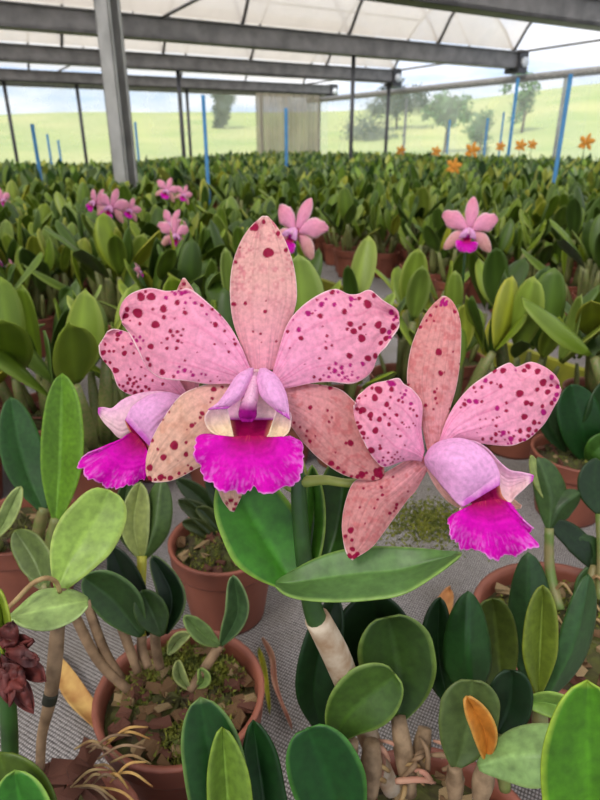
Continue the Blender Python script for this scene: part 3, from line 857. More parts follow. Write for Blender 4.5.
S_RL = Zc(340, 370, 6.667, [(258, 135, 26), (232, 187, 22), (215, 124, 11), (340, 90, 22, 1), (322, 80, 12, 1), (358, 95, 14, 1), (342, 130, 17), (310, 230, 18), (330, 255, 9), (172, 176, 7), (128, 192, 10), (103, 210, 8), (153, 265, 22), (118, 258, 14), (140, 280, 14),
    (203, 300, 20), (205, 328, 11), (262, 328, 18), (297, 296, 12), (335, 182, 9), (375, 300, 13), (326, 362, 14), (332, 322, 7), (120, 350, 11), (133, 380, 17), (155, 420, 17), (158, 452, 10), (184, 452, 7), (236, 402, 21), (206, 533, 24), (268, 520, 13), (266, 500, 9),
    (280, 438, 7), (388, 203, 12), (415, 215, 10), (412, 185, 11, 1), (428, 165, 12, 1), (400, 155, 7, 1), (437, 138, 9, 1), (470, 226, 13, 1), (464, 258, 9), (486, 268, 9), (508, 306, 10), (412, 350, 8), (424, 362, 6), (384, 392, 7), (400, 440, 9), (376, 432, 5), (458, 382, 6),
    (440, 382, 5), (485, 356, 6), (497, 370, 5), (430, 500, 6), (290, 580, 8), (260, 608, 10, 1), (285, 600, 8, 1), (300, 630, 9, 1), (322, 548, 9), (318, 600, 7), (345, 580, 8), (365, 560, 6), (350, 610, 7), (380, 545, 7), (385, 590, 6), (335, 620, 5), (400, 575, 5), (420, 588, 5), (360, 590, 6)])
S_RR = Zc(430, 350, 4.286, [(274, 90, 11), (311, 90, 13), (237, 132, 10, 1), (221, 160, 8), (260, 141, 8), (301, 156, 10), (286, 147, 5), (189, 162, 7), (195, 181, 5), (168, 220, 11, 1), (197, 222, 12, 1), (148, 234, 10), (221, 222, 7), (132, 248, 5), (150, 215, 5), (420, 73, 12), (403, 90, 10), (459, 93, 13),
    (382, 187, 16), (482, 139, 16), (457, 170, 10), (502, 181, 12), (516, 152, 8), (546, 158, 11, 1), (519, 117, 11, 1), (540, 192, 10, 1), (519, 227, 10), (532, 212, 9, 1), (411, 227, 12), (432, 232, 10), (479, 241, 9), (484, 266, 13, 1), (402, 286, 14), (444, 310, 11), (465, 312, 7), (326, 227, 7), (286, 250, 11, 1),
    (325, 261, 8), (268, 300, 5), (282, 325, 7), (213, 298, 4), (285, 290, 5), (237, 295, 4), (296, 286, 4), (384, 347, 11), (421, 340, 12), (452, 345, 9), (419, 368, 9), (385, 386, 9), (402, 385, 8, 1), (345, 380, 12, 1), (313, 354, 11, 1), (336, 353, 6), (281, 360, 9), (262, 378, 8), (225, 380, 7), (281, 390, 7), (357, 369, 6),
    (347, 398, 6, 1), (320, 383, 4), (333, 400, 5, 1), (365, 345, 4, 1), (410, 393, 5, 1), (437, 360, 6, 1), (200, 353, 3), (215, 335, 3), (365, 88, 5, 1), (305, 365, 6, 1), (295, 350, 5)])
S_RLS = Zc(280, 370, 4, [(335, 473, 5), (406, 469, 6), (410, 499, 7), (391, 517, 5), (453, 429, 5), (320, 549, 5), (377, 552, 5), (340, 613, 4), (284, 640, 13), (288, 679, 7), (263, 664, 8), (290, 715, 11), (278, 745, 12), (300, 745, 12), (310, 735, 9), (438, 571, 7), (466, 536, 7), (463, 550, 6), (510, 484, 4), (455, 562, 4)])
S_LP = Zc(70, 320, 3.75, [(180, 55, 10), (190, 48, 7, 1), (126, 122, 10), (148, 118, 6), (165, 118, 6), (205, 125, 10), (200, 102, 5), (131, 92, 6), (133, 155, 7), (152, 159, 6), (174, 190, 11), (168, 183, 6), (178, 74, 7), (228, 185, 4), (268, 177, 4), (240, 125, 5), (215, 208, 5), (225, 222, 7), (240, 237, 7), (218, 236, 7), (245, 272, 9),
    (270, 265, 7), (256, 250, 6), (228, 262, 6), (200, 247, 6), (185, 243, 5), (208, 265, 6), (265, 222, 5), (243, 215, 5), (283, 210, 5), (310, 227, 5), (348, 240, 6), (285, 250, 7), (297, 258, 6), (270, 282, 5, 1), (240, 75, 8, 1), (258, 82, 7, 1), (262, 60, 6, 1), (230, 90, 6, 1), (245, 55, 5, 1), (270, 110, 6, 1), (280, 75, 5, 1), (250, 230, 5), (235, 248, 5)])

# ------------------------------------------------------------------ the flowering orchid in front
rimA = (438, 850)
orchid = pot_at('orchid_plant', rimA[0], rimA[1], .165, 'tall orchid in bloom bearing three large spotted pink flowers with magenta lips', nchip=70, nmoss=500, seed=1)
orchid['_o'] = [float(v) for v in orchid.location]
OA = np.array(orchid.location)
HI = dict(nr=140, nc=96)

def make_flower(parent, label):
    f = flower_root(parent, label); f['_o'] = parent['_o']; return f

fm = make_flower(orchid, 'fully open spotted pink flower facing forward')
flower_piece(fm, 'sepal', *M_DORS, 'sepal', [.333, .336, .342], cup=.005, ruffle=.001, spots=S_MD, seed=3, **HI)
flower_piece(fm, 'petal', *M_LPET, 'petal', [.329, .330, .332, .337], cup=.004, ruffle=.0035, spots=S_ML, seed=4, rf=8, **HI)
flower_piece(fm, 'petal', *M_RPET, 'petal', [.329, .330, .332, .337], cup=.004, ruffle=.0035, spots=S_MR, seed=5, rf=7, **HI)
flower_piece(fm, 'sepal', *M_LSEP, 'sepal_tan', [.334, .335, .333], cup=.005, spots=S_MLS, seed=6, **HI)
flower_piece(fm, 'sepal', *M_RSEP, 'sepal_red', [.334, .337, .340], cup=.004, spots=S_MRS, seed=7, **HI)
# lip of the main flower: throat, two side lobes with cream insides, column, frilled front lobe
lipm = bpy.data.objects.new('lip', None); COL.objects.link(lipm); lipm.parent = fm
lipm['_o'] = orchid['_o']
mag = dict(nr=60, nc=40)
def lip_piece(par, *a, **k):
    return flower_piece(par, *a, **k)
lip_A = Zc(170, 340, 3.75, [(236, 372), (255, 362), (290, 358), (330, 358), (352, 362), (366, 372)])
lip_B = Zc(170, 340, 3.75, [(190, 364), (130, 352), (98, 372), (94, 420), (108, 485), (140, 535), (185, 562), (240, 566), (290, 566), (318, 556), (345, 578), (400, 572), (460, 545), (492, 500), (500, 440), (490, 385), (455, 362), (410, 372)])
flower_piece(fm, 'lip', lip_A, lip_B, 'lip', [.316, .316], depth=lambda T, U: -.016 * U + .010 * U ** 2 + .004 * np.sin(T * 30) * U ** 3 + .012 * (np.abs(2 * T - 1) ** 2) * U, seed=8, frill=2.8, nr=150, nc=60, thick=.0008, label='frilled magenta front lobe')
flower_piece(fm, 'lip_throat', Zc(170, 340, 3.75, [(222, 285), (228, 330), (240, 380)]), Zc(170, 340, 3.75, [(392, 285), (378, 330), (364, 380)]), 'throat', [.330, .326, .316], cup=-.004, seed=9, **mag)
flower_piece(fm, 'lip_side_lobe', Zc(170, 340, 3.75, [(298, 106), (250, 135), (213, 190), (180, 235), (142, 262)]), Zc(170, 340, 3.75, [(312, 104), (304, 150), (282, 200), (250, 232), (215, 258)]), 'lobe', [.322, .317, .313, .311], cup=.006, seed=10, **mag)
flower_piece(fm, 'lip_side_lobe', Zc(170, 340, 3.75, [(355, 105), (400, 135), (432, 190), (443, 235), (450, 300)]), Zc(170, 340, 3.75, [(338, 106), (326, 150), (335, 200), (360, 232), (405, 268)]), 'lobe', [.322, .317, .313, .311], cup=.006, seed=11, **mag)
flower_piece(fm, 'lip_inner_fold', Zc(170, 340, 3.75, [(150, 255), (130, 290), (138, 325), (165, 352), (205, 366)]), Zc(170, 340, 3.75, [(215, 255), (222, 285), (228, 315), (234, 340), (240, 364)]), 'lobe_in', [.3135, .316, .316], cup=-.005, seed=12, **mag)
flower_piece(fm, 'lip_inner_fold', Zc(170, 340, 3.75, [(452, 272), (455, 300), (447, 340), (425, 362), (400, 372)]), Zc(170, 340, 3.75, [(400, 262), (392, 285), (382, 315), (372, 345), (362, 364)]), 'lobe_in', [.3135, .316, .316], cup=-.005, seed=13, **mag)
flower_piece(fm, 'column', Zc(170, 340, 3.75, [(300, 120), (278, 190), (262, 250), (258, 285), (272, 308)]), Zc(170, 340, 3.75, [(335, 120), (335, 190), (325, 250), (324, 285), (308, 308)]), 'column', [.326, .319, .314, .315], cup=.008, seed=14, **mag)
flower_piece(fm, 'lip_inner_wall', Zc(170, 340, 3.75, [(300, 110), (250, 200), (214, 262), (222, 300)]), Zc(170, 340, 3.75, [(336, 110), (350, 200), (408, 262), (392, 300)]), 'lobe_in', [.327, .327, .328], cup=-.004, seed=15, paint_kind='lobe_pale', **mag)

fr = make_flower(orchid, 'open spotted pink flower turned to the side with long salmon sepals')
flower_piece(fr, 'sepal', *R_DORS, 'sepal_red', [.334, .338, .346], cup=.005, spots=S_RD, seed=21, **HI)
flower_piece(fr, 'petal', *R_LPET, 'petal', [.330, .324, .318], cup=.007, ruffle=.003, spots=S_RL, seed=22, rf=6, **HI)
flower_piece(fr, 'petal', *R_RPET, 'petal', [.331, .337, .348], cup=.005, ruffle=.003, spots=S_RR, seed=23, rf=7, **HI)
flower_piece(fr, 'sepal', *R_LSEP, 'sepal_red', [.338, .346, .346], cup=.006, spots=S_RLS, seed=24, **HI)
flower_piece(fr, 'sepal', *R_RSEP, 'sepal_tan', [.338, .343, .350], cup=.004, seed=25, spots=[(447, 488, 1.4), (441, 480, 1), (455, 497, 1.2)], **HI)
flower_piece(fr, 'lip_side_lobe', [(464, 439), (477, 442), (488, 449), (499, 461), (510, 470), (522, 472), (530, 474), (534, 476)], [(462, 470), (475, 480), (488, 490), (498, 498), (509, 503), (516, 496), (526, 487), (533, 480)], 'lobe_pale', [.325, .325, .326, .322], cup=-.006, seed=26, **mag)
flower_piece(fr, 'lip_side_lobe', [(424, 459), (431, 447), (443, 440), (461, 438), (477, 444), (491, 456), (499, 471), (500, 485)], [(425, 464), (430, 471), (436, 478), (441, 485), (448, 493), (453, 499), (458, 504), (463, 507)], 'lobe', [.330, .320, .314, .312], cup=.010, seed=27, **mag)
flower_piece(fr, 'lip_throat', Zc(400, 400, 3.75, [(250, 345), (248, 380), (262, 405)]), Zc(400, 400, 3.75, [(374, 320), (385, 360), (420, 395)]), 'throat', [.321, .319, .316], cup=-.003, seed=28, **mag)
flower_piece(fr, 'lip_inner_fold', Zc(400, 400, 3.75, [(232, 398), (222, 412), (240, 425)]), Zc(400, 400, 3.75, [(262, 362), (268, 390), (290, 405)]), 'lobe_in', [.317, .317], cup=.0, seed=33, nr=20, nc=14)
rl_A = Zc(400, 400, 3.75, [(262, 398), (285, 385), (310, 378), (340, 374), (372, 372), (398, 380)])
rl_B = Zc(400, 400, 3.75, [(238, 422), (195, 432), (176, 462), (186, 505), (215, 538), (250, 560), (300, 580), (365, 592), (420, 584), (460, 572), (505, 562), (522, 545), (492, 520), (503, 488), (478, 464), (455, 440), (435, 415), (415, 385)])
flower_piece(fr, 'lip', rl_A, rl_B, 'lip', [.315, .315], depth=lambda T, U: -.012 * U + .010 * U ** 2 + .004 * np.sin(T * 27) * U ** 3, seed=29, frill=2.8, nr=150, nc=60, thick=.0008, label='frilled magenta front lobe')

flf = make_flower(orchid, 'spotted pink flower in profile, half hidden behind the front bloom')
flower_piece(flf, 'petal', *L_PET, 'petal', [.366, .364, .362], cup=.004, ruffle=.002, spots=S_LP, seed=31, **HI)
flower_piece(flf, 'sepal', *L_DORS, 'sepal', [.374, .378, .382], cup=.004, seed=32, spots=[(184, 284, 2.2), (181, 289, 1.2)], nr=60, nc=30)
flower_piece(flf, 'sepal', [(190, 400), (200, 440), (212, 475), (222, 500), (230, 511)], [(214, 396), (232, 430), (244, 470), (243, 492), (234, 512)], 'sepal_tan', [.378, .380, .384], cup=.003, seed=34, spots=[(231, 500, 2.6), (236, 504, 2.2), (227, 503, 1.8), (234, 509, 2), (240, 497, 1.5)], nr=60, nc=30)
flower_piece(flf, 'lip_side_lobe', [(176, 394), (160, 391), (145, 392), (133, 395), (122, 400), (112, 408), (104, 407), (98, 408)], [(174, 404), (160, 412), (148, 420), (138, 428), (122, 439), (110, 429), (102, 420), (98, 412)], 'lobe_pale', [.362, .362, .360, .356], cup=.004, seed=35, **mag)
flower_piece(flf, 'lip_side_lobe', [(181, 396), (168, 392), (157, 393), (147, 396), (139, 401), (131, 408), (125, 420)], [(184, 404), (178, 415), (170, 425), (164, 432), (158, 440), (154, 445), (150, 447)], 'lobe', [.358, .354, .350, .349], cup=.007, seed=36, **mag)
flower_piece(flf, 'lip_throat', Zc(70, 320, 3.75, [(205, 375), (215, 400), (240, 440)]), Zc(70, 320, 3.75, [(290, 420), (295, 455), (296, 500)]), 'throat', [.355, .355, .353], cup=-.002, seed=37, **mag)
ll_A = Zc(70, 320, 3.75, [(228, 420), (240, 424), (252, 432), (264, 446), (276, 460), (286, 478)])
ll_B = Zc(70, 320, 3.75, [(185, 455), (130, 485), (66, 500), (33, 540), (58, 582), (95, 606), (148, 632), (200, 630), (245, 612), (275, 600), (292, 560), (292, 500)])
flower_piece(flf, 'lip', ll_A, ll_B, 'lip', [.352, .352], depth=lambda T, U: -.010 * U + .009 * U ** 2 + .003 * np.sin(T * 25) * U ** 3, seed=38, frill=2.8, nr=130, nc=54, thick=.0008, label='frilled magenta front lobe')

# stalk, pedicels, sheathed pseudobulb
tube_px(orchid, [(299, 468, .372), (299, 500, .374), (304, 560, .384), (312, 605, .398), (319, 626, .404)], [7, 8, 8.5, 10, 11], M_STALK, 'flower_stalk', 12)
tube_px(orchid, [(302, 482, .372), (325, 480, .366), (352, 483, .360), (390, 475, .352), (424, 462, .340)], [6, 5, 4.5, 4.5, 4.5], M_PED, 'pedicel')
tube_px(orchid, [(302, 474, .373), (296, 455, .368), (275, 425, .352), (262, 390, .338)], [6, 5, 5, 4.5], M_PED, 'pedicel')
tube_px(orchid, [(298, 490, .374), (280, 480, .384), (235, 440, .384), (186, 400, .370)], [6, 4.5, 4.5, 4.5], M_PED, 'pedicel')
tube_px(orchid, [(317, 618, .402), (336, 655, .420), (356, 705, .450), (378, 760, .470), (392, 790, .478)], [13, 14, 12, 10, 9], M_SHEATH, 'pseudobulb', 14)
for a_, b_, r_ in (((410, 795, .455), (398, 715, .452), 10), ((345, 790, .45), (352, 742, .43), 9), ((455, 800, .44), (455, 766, .43), 9), ((480, 800, .42), (486, 764, .412), 11), ((370, 795, .445), (372, 742, .44), 11), ((505, 790, .45), (500, 735, .448), 8), ((540, 760, .49), (540, 694, .485), 8), ((470, 760, .47), (471, 690, .468), 7), ((500, 760, .51), (502, 690, .505), 7), ((355, 840, .43), (340, 800, .40), 11), ((418, 770, .46), (425, 728, .465), 9)):
    tube_px(orchid, [a_, tuple((np.array(a_) + np.array(b_)) / 2), b_], [r_ * .7, r_, r_ * .75], M_SHEATHD if r_ > 8.5 else M_BULB, 'pseudobulb')
rg = np.random.default_rng(9)
for k in range(26):
    x0 = 365 + rg.random() * 110; y0 = 742 + rg.random() * 50; dd = .462 - (y0 - 740) * .0004
    a = rg.random() * 6.28; L = 14 + rg.random() * 26
    tube_px(orchid, [(x0, y0, dd), (x0 + L * .5 * math.cos(a) + 4, y0 + L * .5 * math.sin(a), dd - .006), (x0 + L * math.cos(a), y0 + L * math.sin(a) + 5, dd)], [1.4 + rg.random() * 2, 1.8 + rg.random() * 1.6, 1.2], (M_ROOT, M_BSTEM, M_PINKROOT)[rg.integers(3)], 'root', 7)

# leaves of the flowering orchid
L_ = leaf_px
def outline_leaf(parent, A, B, c, d, tiltu=0.0, fold=.004, nr=40, nc=21, thick=.0022, seed=1.0, rim=None, rib_u=.5, fold_amp=None):
    a = crom(A, nr); b = crom(B, nr); t = np.linspace(0, 1, nr); u = np.linspace(0, 1, nc)
    T, U = np.meshgrid(t, u, indexing='ij')
    XY = a[:, None] * (1 - U[..., None]) + b[:, None] * U[..., None]
    dd = np.interp(t, np.linspace(0, 1, len(d)), d)[:, None] + tiltu * (U - .5) + fold * (1 - np.abs(2 * U - 1))
    col = leaf_colour(T, U, c, rim, 1.35, seed)
    return link('leaf', thick_grid(P(XY[..., 0], XY[..., 1], dd) - np.array(parent.location), thick, col, 'leaf'), M_LEAF, parent)
outline_leaf(orchid, [(276, 582), (290, 572), (318, 557), (350, 548), (380, 546), (419, 548), (445, 551), (462, 553)],
             [(275, 586), (286, 595), (304, 600), (335, 602), (372, 600), (404, 594), (436, 575), (461, 555)], (92, 140, 82), [.352, .352, .348, .340], tiltu=-.026, fold=.008, rim=(150, 180, 80))
L_(orchid, [(294, 588, .383), (272, 548, .386), (248, 505, .388), (232, 462, .390)], 78, (62, 138, 36), peak=.42, tilt=.006, rim=(170, 200, 80))
L_(orchid, [(316, 590, .388), (334, 540, .394), (342, 500, .398), (345, 450, .400)], 54, (56, 104, 42), peak=.45, tilt=-.006, rim=(150, 180, 80))
L_(orchid, [(305, 592, .386), (311, 545, .392), (314, 505, .396), (312, 465, .398)], 24, (70, 132, 42), peak=.45, rim=(170, 196, 90))
L_(orchid, [(388, 712, .468), (378, 650, .462), (372, 592, .455)], 88, (32, 68, 32), peak=.5, fold=.01)
L_(orchid, [(322, 735, .452), (314, 690, .446), (322, 640, .440), (336, 596, .436)], 44, (30, 70, 34), peak=.45)
L_(orchid, [(398, 722, .452), (398, 670, .447), (387, 613, .44)], 78, (60, 98, 42), peak=.5, tipr=1.0, fold=.012, rim=(150, 176, 84))
L_(orchid, [(332, 742, .430), (352, 710, .424), (398, 672, .418)], 62, (72, 112, 46), peak=.55, tipr=1.0, fold=.008, rim=(150, 176, 84))
L_(orchid, [(352, 850, .405), (332, 790, .398), (306, 724, .392)], 74, (30, 92, 40), peak=.55, tipr=1.0, fold=.006, rim=(90, 150, 60))
L_(orchid, [(472, 700, .468), (468, 650, .464), (468, 591, .460)], 50, (46, 96, 50), peak=.42, tipr=.1, fold=-.016)
L_(orchid, [(448, 705, .478), (438, 650, .474), (440, 597, .472)], 34, (34, 74, 36), peak=.5)
L_(orchid, [(502, 700, .505), (498, 650, .502), (492, 596, .498)], 46, (82, 106, 46), peak=.55, tipr=1.0)
L_(orchid, [(530, 690, .545), (528, 620, .545), (528, 552, .545)], 46, (54, 98, 58), peak=.5, tipr=.4, fold=-.01)
L_(orchid, [(538, 696, .478), (540, 645, .472), (543, 585, .468)], 36, (106, 132, 52), peak=.5, tipr=.6, fold=.012, rib=1.5)
L_(orchid, [(544, 700, .488), (568, 655, .484), (580, 615, .482), (588, 574, .482)], 34, (58, 104, 62), peak=.5, fold=-.012, tilt=.01)
L_(orchid, [(494, 740, .450), (508, 705, .446), (512, 668, .442)], 48, (26, 68, 34), peak=.5, tipr=1.0)
L_(orchid, [(455, 768, .430), (468, 725, .424), (472, 677, .420)], 62, (88, 116, 74), peak=.52, tipr=1.0, fold=.006)
L_(orchid, [(487, 762, .408), (484, 730, .405), (466, 696, .402)], 25, (190, 128, 56), peak=.45, rim=(200, 160, 80), label='withering orange-brown leaf')
L_(orchid, [(478, 766, .408), (515, 756, .398), (555, 752, .390), (596, 744, .386)], 66, (132, 176, 120), peak=.5, fold=-.006, tilt=-.012, rim=(180, 205, 130))
L_(orchid, [(520, 702, .462), (550, 703, .456), (585, 716, .452)], 26, (122, 168, 90), peak=.5)

# ------------------------------------------------------------------ other near plants
near = pot_at('orchid_plant', 640, 900, .15, 'near orchid plant with one broad bright green leaf at the bench corner', nchip=6, nmoss=0, seed=2)
L_(near, [(600, 905, .345), (588, 800, .332), (587, 680, .325)], 84, (74, 140, 26), peak=.55, tipr=.8, fold=.006, rim=(186, 206, 70))
tube_px(near, [(632, 925, .42), (615, 915, .37), (601, 900, .346)], [10, 14, 9], M_BULB, 'pseudobulb')

mid = pot_at('orchid_plant', 235, 930, .14, 'orchid plant with three upright dark leaves in front of the mossy pot', nchip=6, nmoss=0, seed=4)
L_(mid, [(226, 890, .412), (218, 800, .405), (200, 697, .402)], 66, (36, 92, 42), peak=.55, tipr=.9, fold=.006, rim=(140, 170, 90))
L_(mid, [(232, 890, .402), (228, 800, .394), (222, 727, .390)], 46, (104, 142, 60), peak=.5, tipr=.3, fold=.014, rib=1.4)
L_(mid, [(275, 890, .418), (264, 800, .414), (253, 720, .412)], 42, (32, 82, 40), peak=.5, tipr=.7)
for a_, b_ in (((232, 925, .43), (228, 885, .408)), ((262, 925, .44), (272, 885, .418))):
    tube_px(mid, [a_, tuple((np.array(a_) + np.array(b_)) / 2), b_], [9, 12, 8], M_BULB, 'pseudobulb')

mossy = pot_at('orchid_plant', 180, 690, .16, 'young orchid in the mossy terracotta pot with dark outward leaves', nchip=90, nmoss=14000, seed=5)
for a_ in ([(128, 690, .565), (98, 660, .56), (70, 606, .545)], [(122, 680, .57), (104, 650, .565), (86, 600, .555)], [(138, 672, .575), (130, 650, .575), (122, 628, .57)], [(160, 668, .575), (156, 648, .57), (155, 632, .565)], [(190, 690, .56), (205, 668, .56), (220, 645, .56)], [(148, 668, .58), (142, 650, .585), (142, 636, .585)]):
    tube_px(mossy, a_, [4.5, 5, 5], M_BSTEM, 'pseudobulb')
tube_px(mossy, [(142, 640, .586), (141, 600, .60), (142, 556, .61)], [4, 4.5, 5], M_YSTEM, 'pseudobulb')
L_(mossy, [(142, 636, .565), (115, 602, .560), (83, 577, .555)], 46, (56, 94, 50), peak=.5, tipr=.8, rim=(110, 140, 80))
L_(mossy, [(148, 636, .59), (130, 590, .59), (112, 546, .59)], 34, (26, 56, 30), peak=.5)
L_(mossy, [(166, 634, .57), (172, 595, .572), (152, 555, .575)], 28, (30, 64, 34), peak=.45, rim=(130, 150, 90))
L_(mossy, [(162, 636, .562), (152, 612, .562), (142, 590, .562)], 34, (62, 96, 54), peak=.5)
L_(mossy, [(141, 560, .612), (134, 525, .615), (140, 482, .62)], 30, (126, 146, 88), peak=.5, rim=(160, 170, 110))
L_(mossy, [(143, 560, .613), (156, 525, .618), (162, 478, .625)], 28, (80, 112, 66), peak=.5, fold=-.01)
L_(mossy, [(136, 556, .63), (124, 520, .63), (128, 478, .63)], 24, (64, 92, 56), peak=.5)
L_(mossy, [(221, 646, .56), (238, 612, .556), (233, 575, .552)], 24, (70, 108, 74), peak=.5, rim=(150, 170, 110))
L_(mossy, [(220, 646, .558), (204, 636, .552), (184, 616, .548)], 20, (104, 138, 92), peak=.5, tilt=.008)
L_(mossy, [(168, 655, .57), (178, 640, .566), (190, 634, .562)], 14, (150, 176, 130), peak=.5)
L_(mossy, [(190, 690, .56), (180, 676, .558), (178, 660, .556)], 13, (150, 176, 130), peak=.5)
L_(mossy, [(196, 688, .56), (204, 680, .556), (200, 668, .555)], 13, (120, 156, 100), peak=.5)

corner = pot_at('orchid_plant', 40, 860, .15, 'orchid with pale broad leaves and a withered maroon flower', nchip=60, nmoss=0, seed=6)
tube_px(corner, [(40, 772, .468), (42, 735, .466), (50, 700, .462), (55, 660, .458), (58, 622, .455)], [4.5, 5, 6.5, 7.5, 7], M_BSTEM, 'pseudobulb', 12)
tube_px(corner, [(49, 703, .4605), (51, 694, .460)], [7.2, 7.4], mat_simple('dark_node', (40, 40, 22), .7), 'stem_node', 12)
tube_px(corner, [(58, 626, .455), (60, 605, .456), (62, 588, .458)], [7, 6, 5], M_BSTEM, 'pseudobulb')
tube_px(corner, [(10, 800, .44), (10, 750, .43), (8, 705, .42), (4, 640, .41)], [7, 8, 8, 6], M_STALK, 'flower_stalk')
L_(corner, [(58, 590, .458), (76, 548, .468), (98, 515, .474), (110, 487, .478)], 60, (138, 180, 88), peak=.55, tipr=1.1, fold=.006, rim=(190, 205, 110))
outline_leaf(corner, [(88, 598), (74, 590), (56, 588), (38, 591), (24, 602), (10, 616)], [(88, 606), (80, 616), (66, 625), (46, 631), (26, 628), (10, 619)], (150, 188, 126), [.452, .444, .438, .436], tiltu=-.03, fold=-.004, rim=(190, 210, 140))
tube_px(corner, [(4, 612, .43), (18, 598, .432), (32, 584, .436), (46, 578, .440), (56, 582, .446), (60, 592, .452)], [2.2, 2.4, 2.6, 2.6, 2.4, 2.2], M_ROOT, 'dry_stalk', 8)
L_(corner, [(16, 880, .395), (22, 830, .390), (0, 752, .388)], 86, (84, 116, 44), peak=.5, tipr=.7)
L_(corner, [(30, 880, .385), (26, 830, .376), (15, 770, .372)], 64, (60, 136, 50), peak=.5, tipr=.7, rim=(170, 200, 90))
L_(corner, [(6, 660, .40), (4, 625, .40), (-2, 588, .40)], 16, (120, 150, 50), peak=.5)
M_DRIED = mat_simple('dried_petal', (104, 38, 30), .65, (64, 24, 22), 80)
dried = bpy.data.objects.new('withered_flower', None); COL.objects.link(dried); dried.parent = corner
dried['label'] = 'withered dark maroon flower'
for k, (mx_, my_, w_) in enumerate([((2, 650), (34, 640), 20), ((4, 655), (46, 680), 26), ((2, 660), (33, 712), 24), ((0, 655), (10, 705), 24), ((2, 648), (14, 622), 22), ((0, 668), (24, 690), 30), ((6, 650), (40, 662), 18)]):
    nr, nc = 16, 9
    t = np.linspace(0, 1, nr); a = np.array(mx_, float); b = np.array(my_, float); dv = (b - a) / np.linalg.norm(b - a); nv = np.array([-dv[1], dv[0]])
    T, U = np.meshgrid(t, np.linspace(-1, 1, nc), indexing='ij')
    hw = w_ / 2 * np.sin(np.clip(T * .9 + .1, 0, 1) * math.pi) ** .7
    X = a[0] + (b - a)[0] * T + nv[0] * hw * U; Y = a[1] + (b - a)[1] * T + nv[1] * hw * U
    X += 3 * (vnoise(T * 5 + k * 7, U * 3) - .5); Y += 5 * (vnoise(T * 5, U * 3 + k * 9) - .5)
    D = .405 - .012 * T - .004 * k * .5 + .012 * (vnoise(T * 5 + k * 3, U * 2.5 + k) - .5)
    link('dried_petal', thick_grid(P(X, Y, D) - np.array(corner.location), .0012, None, 'dried_petal'), M_DRIED, dried)
rg = np.random.default_rng(12)
for k in range(18):
    x0 = 70 + rg.random() * 45; y0 = 735 + rg.random() * 55; d0 = .475 - (y0 - 740) * .0006
    a = -1.2 + rg.random() * 2.8; L = 20 + rg.random() * 30
    tube_px(corner, [(x0, y0, d0), (x0 + L * .5, y0 - 8 + L * .3 * math.sin(a), d0 - .012), (x0 + L, y0 + L * .6 * math.sin(a), d0 - .004)], [1.0, 1.5, .8], (M_ROOT, M_BSTEM, M_DRY)[k % 3], 'root', 6)
for k, (x0, y0) in enumerate([(62, 770), (80, 762), (92, 775), (52, 790), (75, 790), (98, 795), (45, 772), (88, 752)]):
    q = P(np.array(x0), np.array(y0), np.array(.47)) - np.array(corner.location)
    mw = Matrix.Translation(Vector(q)) @ Matrix.Rotation(k * 1.1, 4, 'Z') @ Matrix.Rotation(.6 * math.sin(k), 4, 'X') @ Matrix.Scale(.010, 4)
    link('bark_chip', chip_set[5 + k % 5], None, corner, mw)

edge = pot_at('orchid_plant', 22, 520, .15, 'orchid with two tall upright leaves in a pot at the bench edge', nchip=30, nmoss=300, seed=7)
L_(edge, [(44, 512, .80), (24, 462, .80), (10, 397, .80)], 44, (50, 104, 48), peak=.5, tilt=.01)
L_(edge, [(56, 522, .78), (60, 450, .78), (62, 373, .78)], 44, (98, 150, 46), peak=.5, fold=.016)
L_(edge, [(46, 588, .60), (34, 560, .61), (15, 530, .62)], 36, (98, 124, 74), peak=.5, tipr=.8)
L_(edge, [(-6, 540, .62), (8, 515, .62), (21, 486, .62)], 18, (136, 164, 116), peak=.5)
for a_ in ([(50, 560, .80), (52, 540, .79), (56, 518, .78)], [(36, 545, .82), (40, 525, .81), (44, 508, .80)], [(20, 540, .84), (34, 575, .70), (46, 588, .60)], [(0, 545, .84), (-6, 545, .75), (-6, 538, .62)]):
    tube_px(edge, a_, [5, 6.5, 5], M_BULB, 'pseudobulb')

small = pot_at('orchid_plant', 224, 538, .145, 'small orchid with short dark leaves in a terracotta pot behind the mossy pot', nchip=36, nmoss=900, seed=8)
for k, (b_, t_, w_, c_) in enumerate([((225, 545), (178, 500), 20, (58, 78, 44)), ((232, 540), (176, 478), 22, (50, 76, 42)), ((236, 540), (206, 478), 22, (44, 70, 40)), ((214, 542), (182, 522), 16, (62, 80, 46)), ((240, 540), (250, 486), 22, (50, 80, 44)), ((222, 536), (196, 508), 16, (72, 92, 54))]):
    L_(small, [b_ + (.835,), ((b_[0] + t_[0]) / 2 + 3, (b_[1] + t_[1]) / 2 - 4, .825), t_ + (.82,)], w_, c_, peak=.5, tipr=.7)
    tube_px(small, [(b_[0] + 2, b_[1] + 8, .84), (b_[0], b_[1], .835)], [4, 4], M_BULB, 'pseudobulb', steps=4)

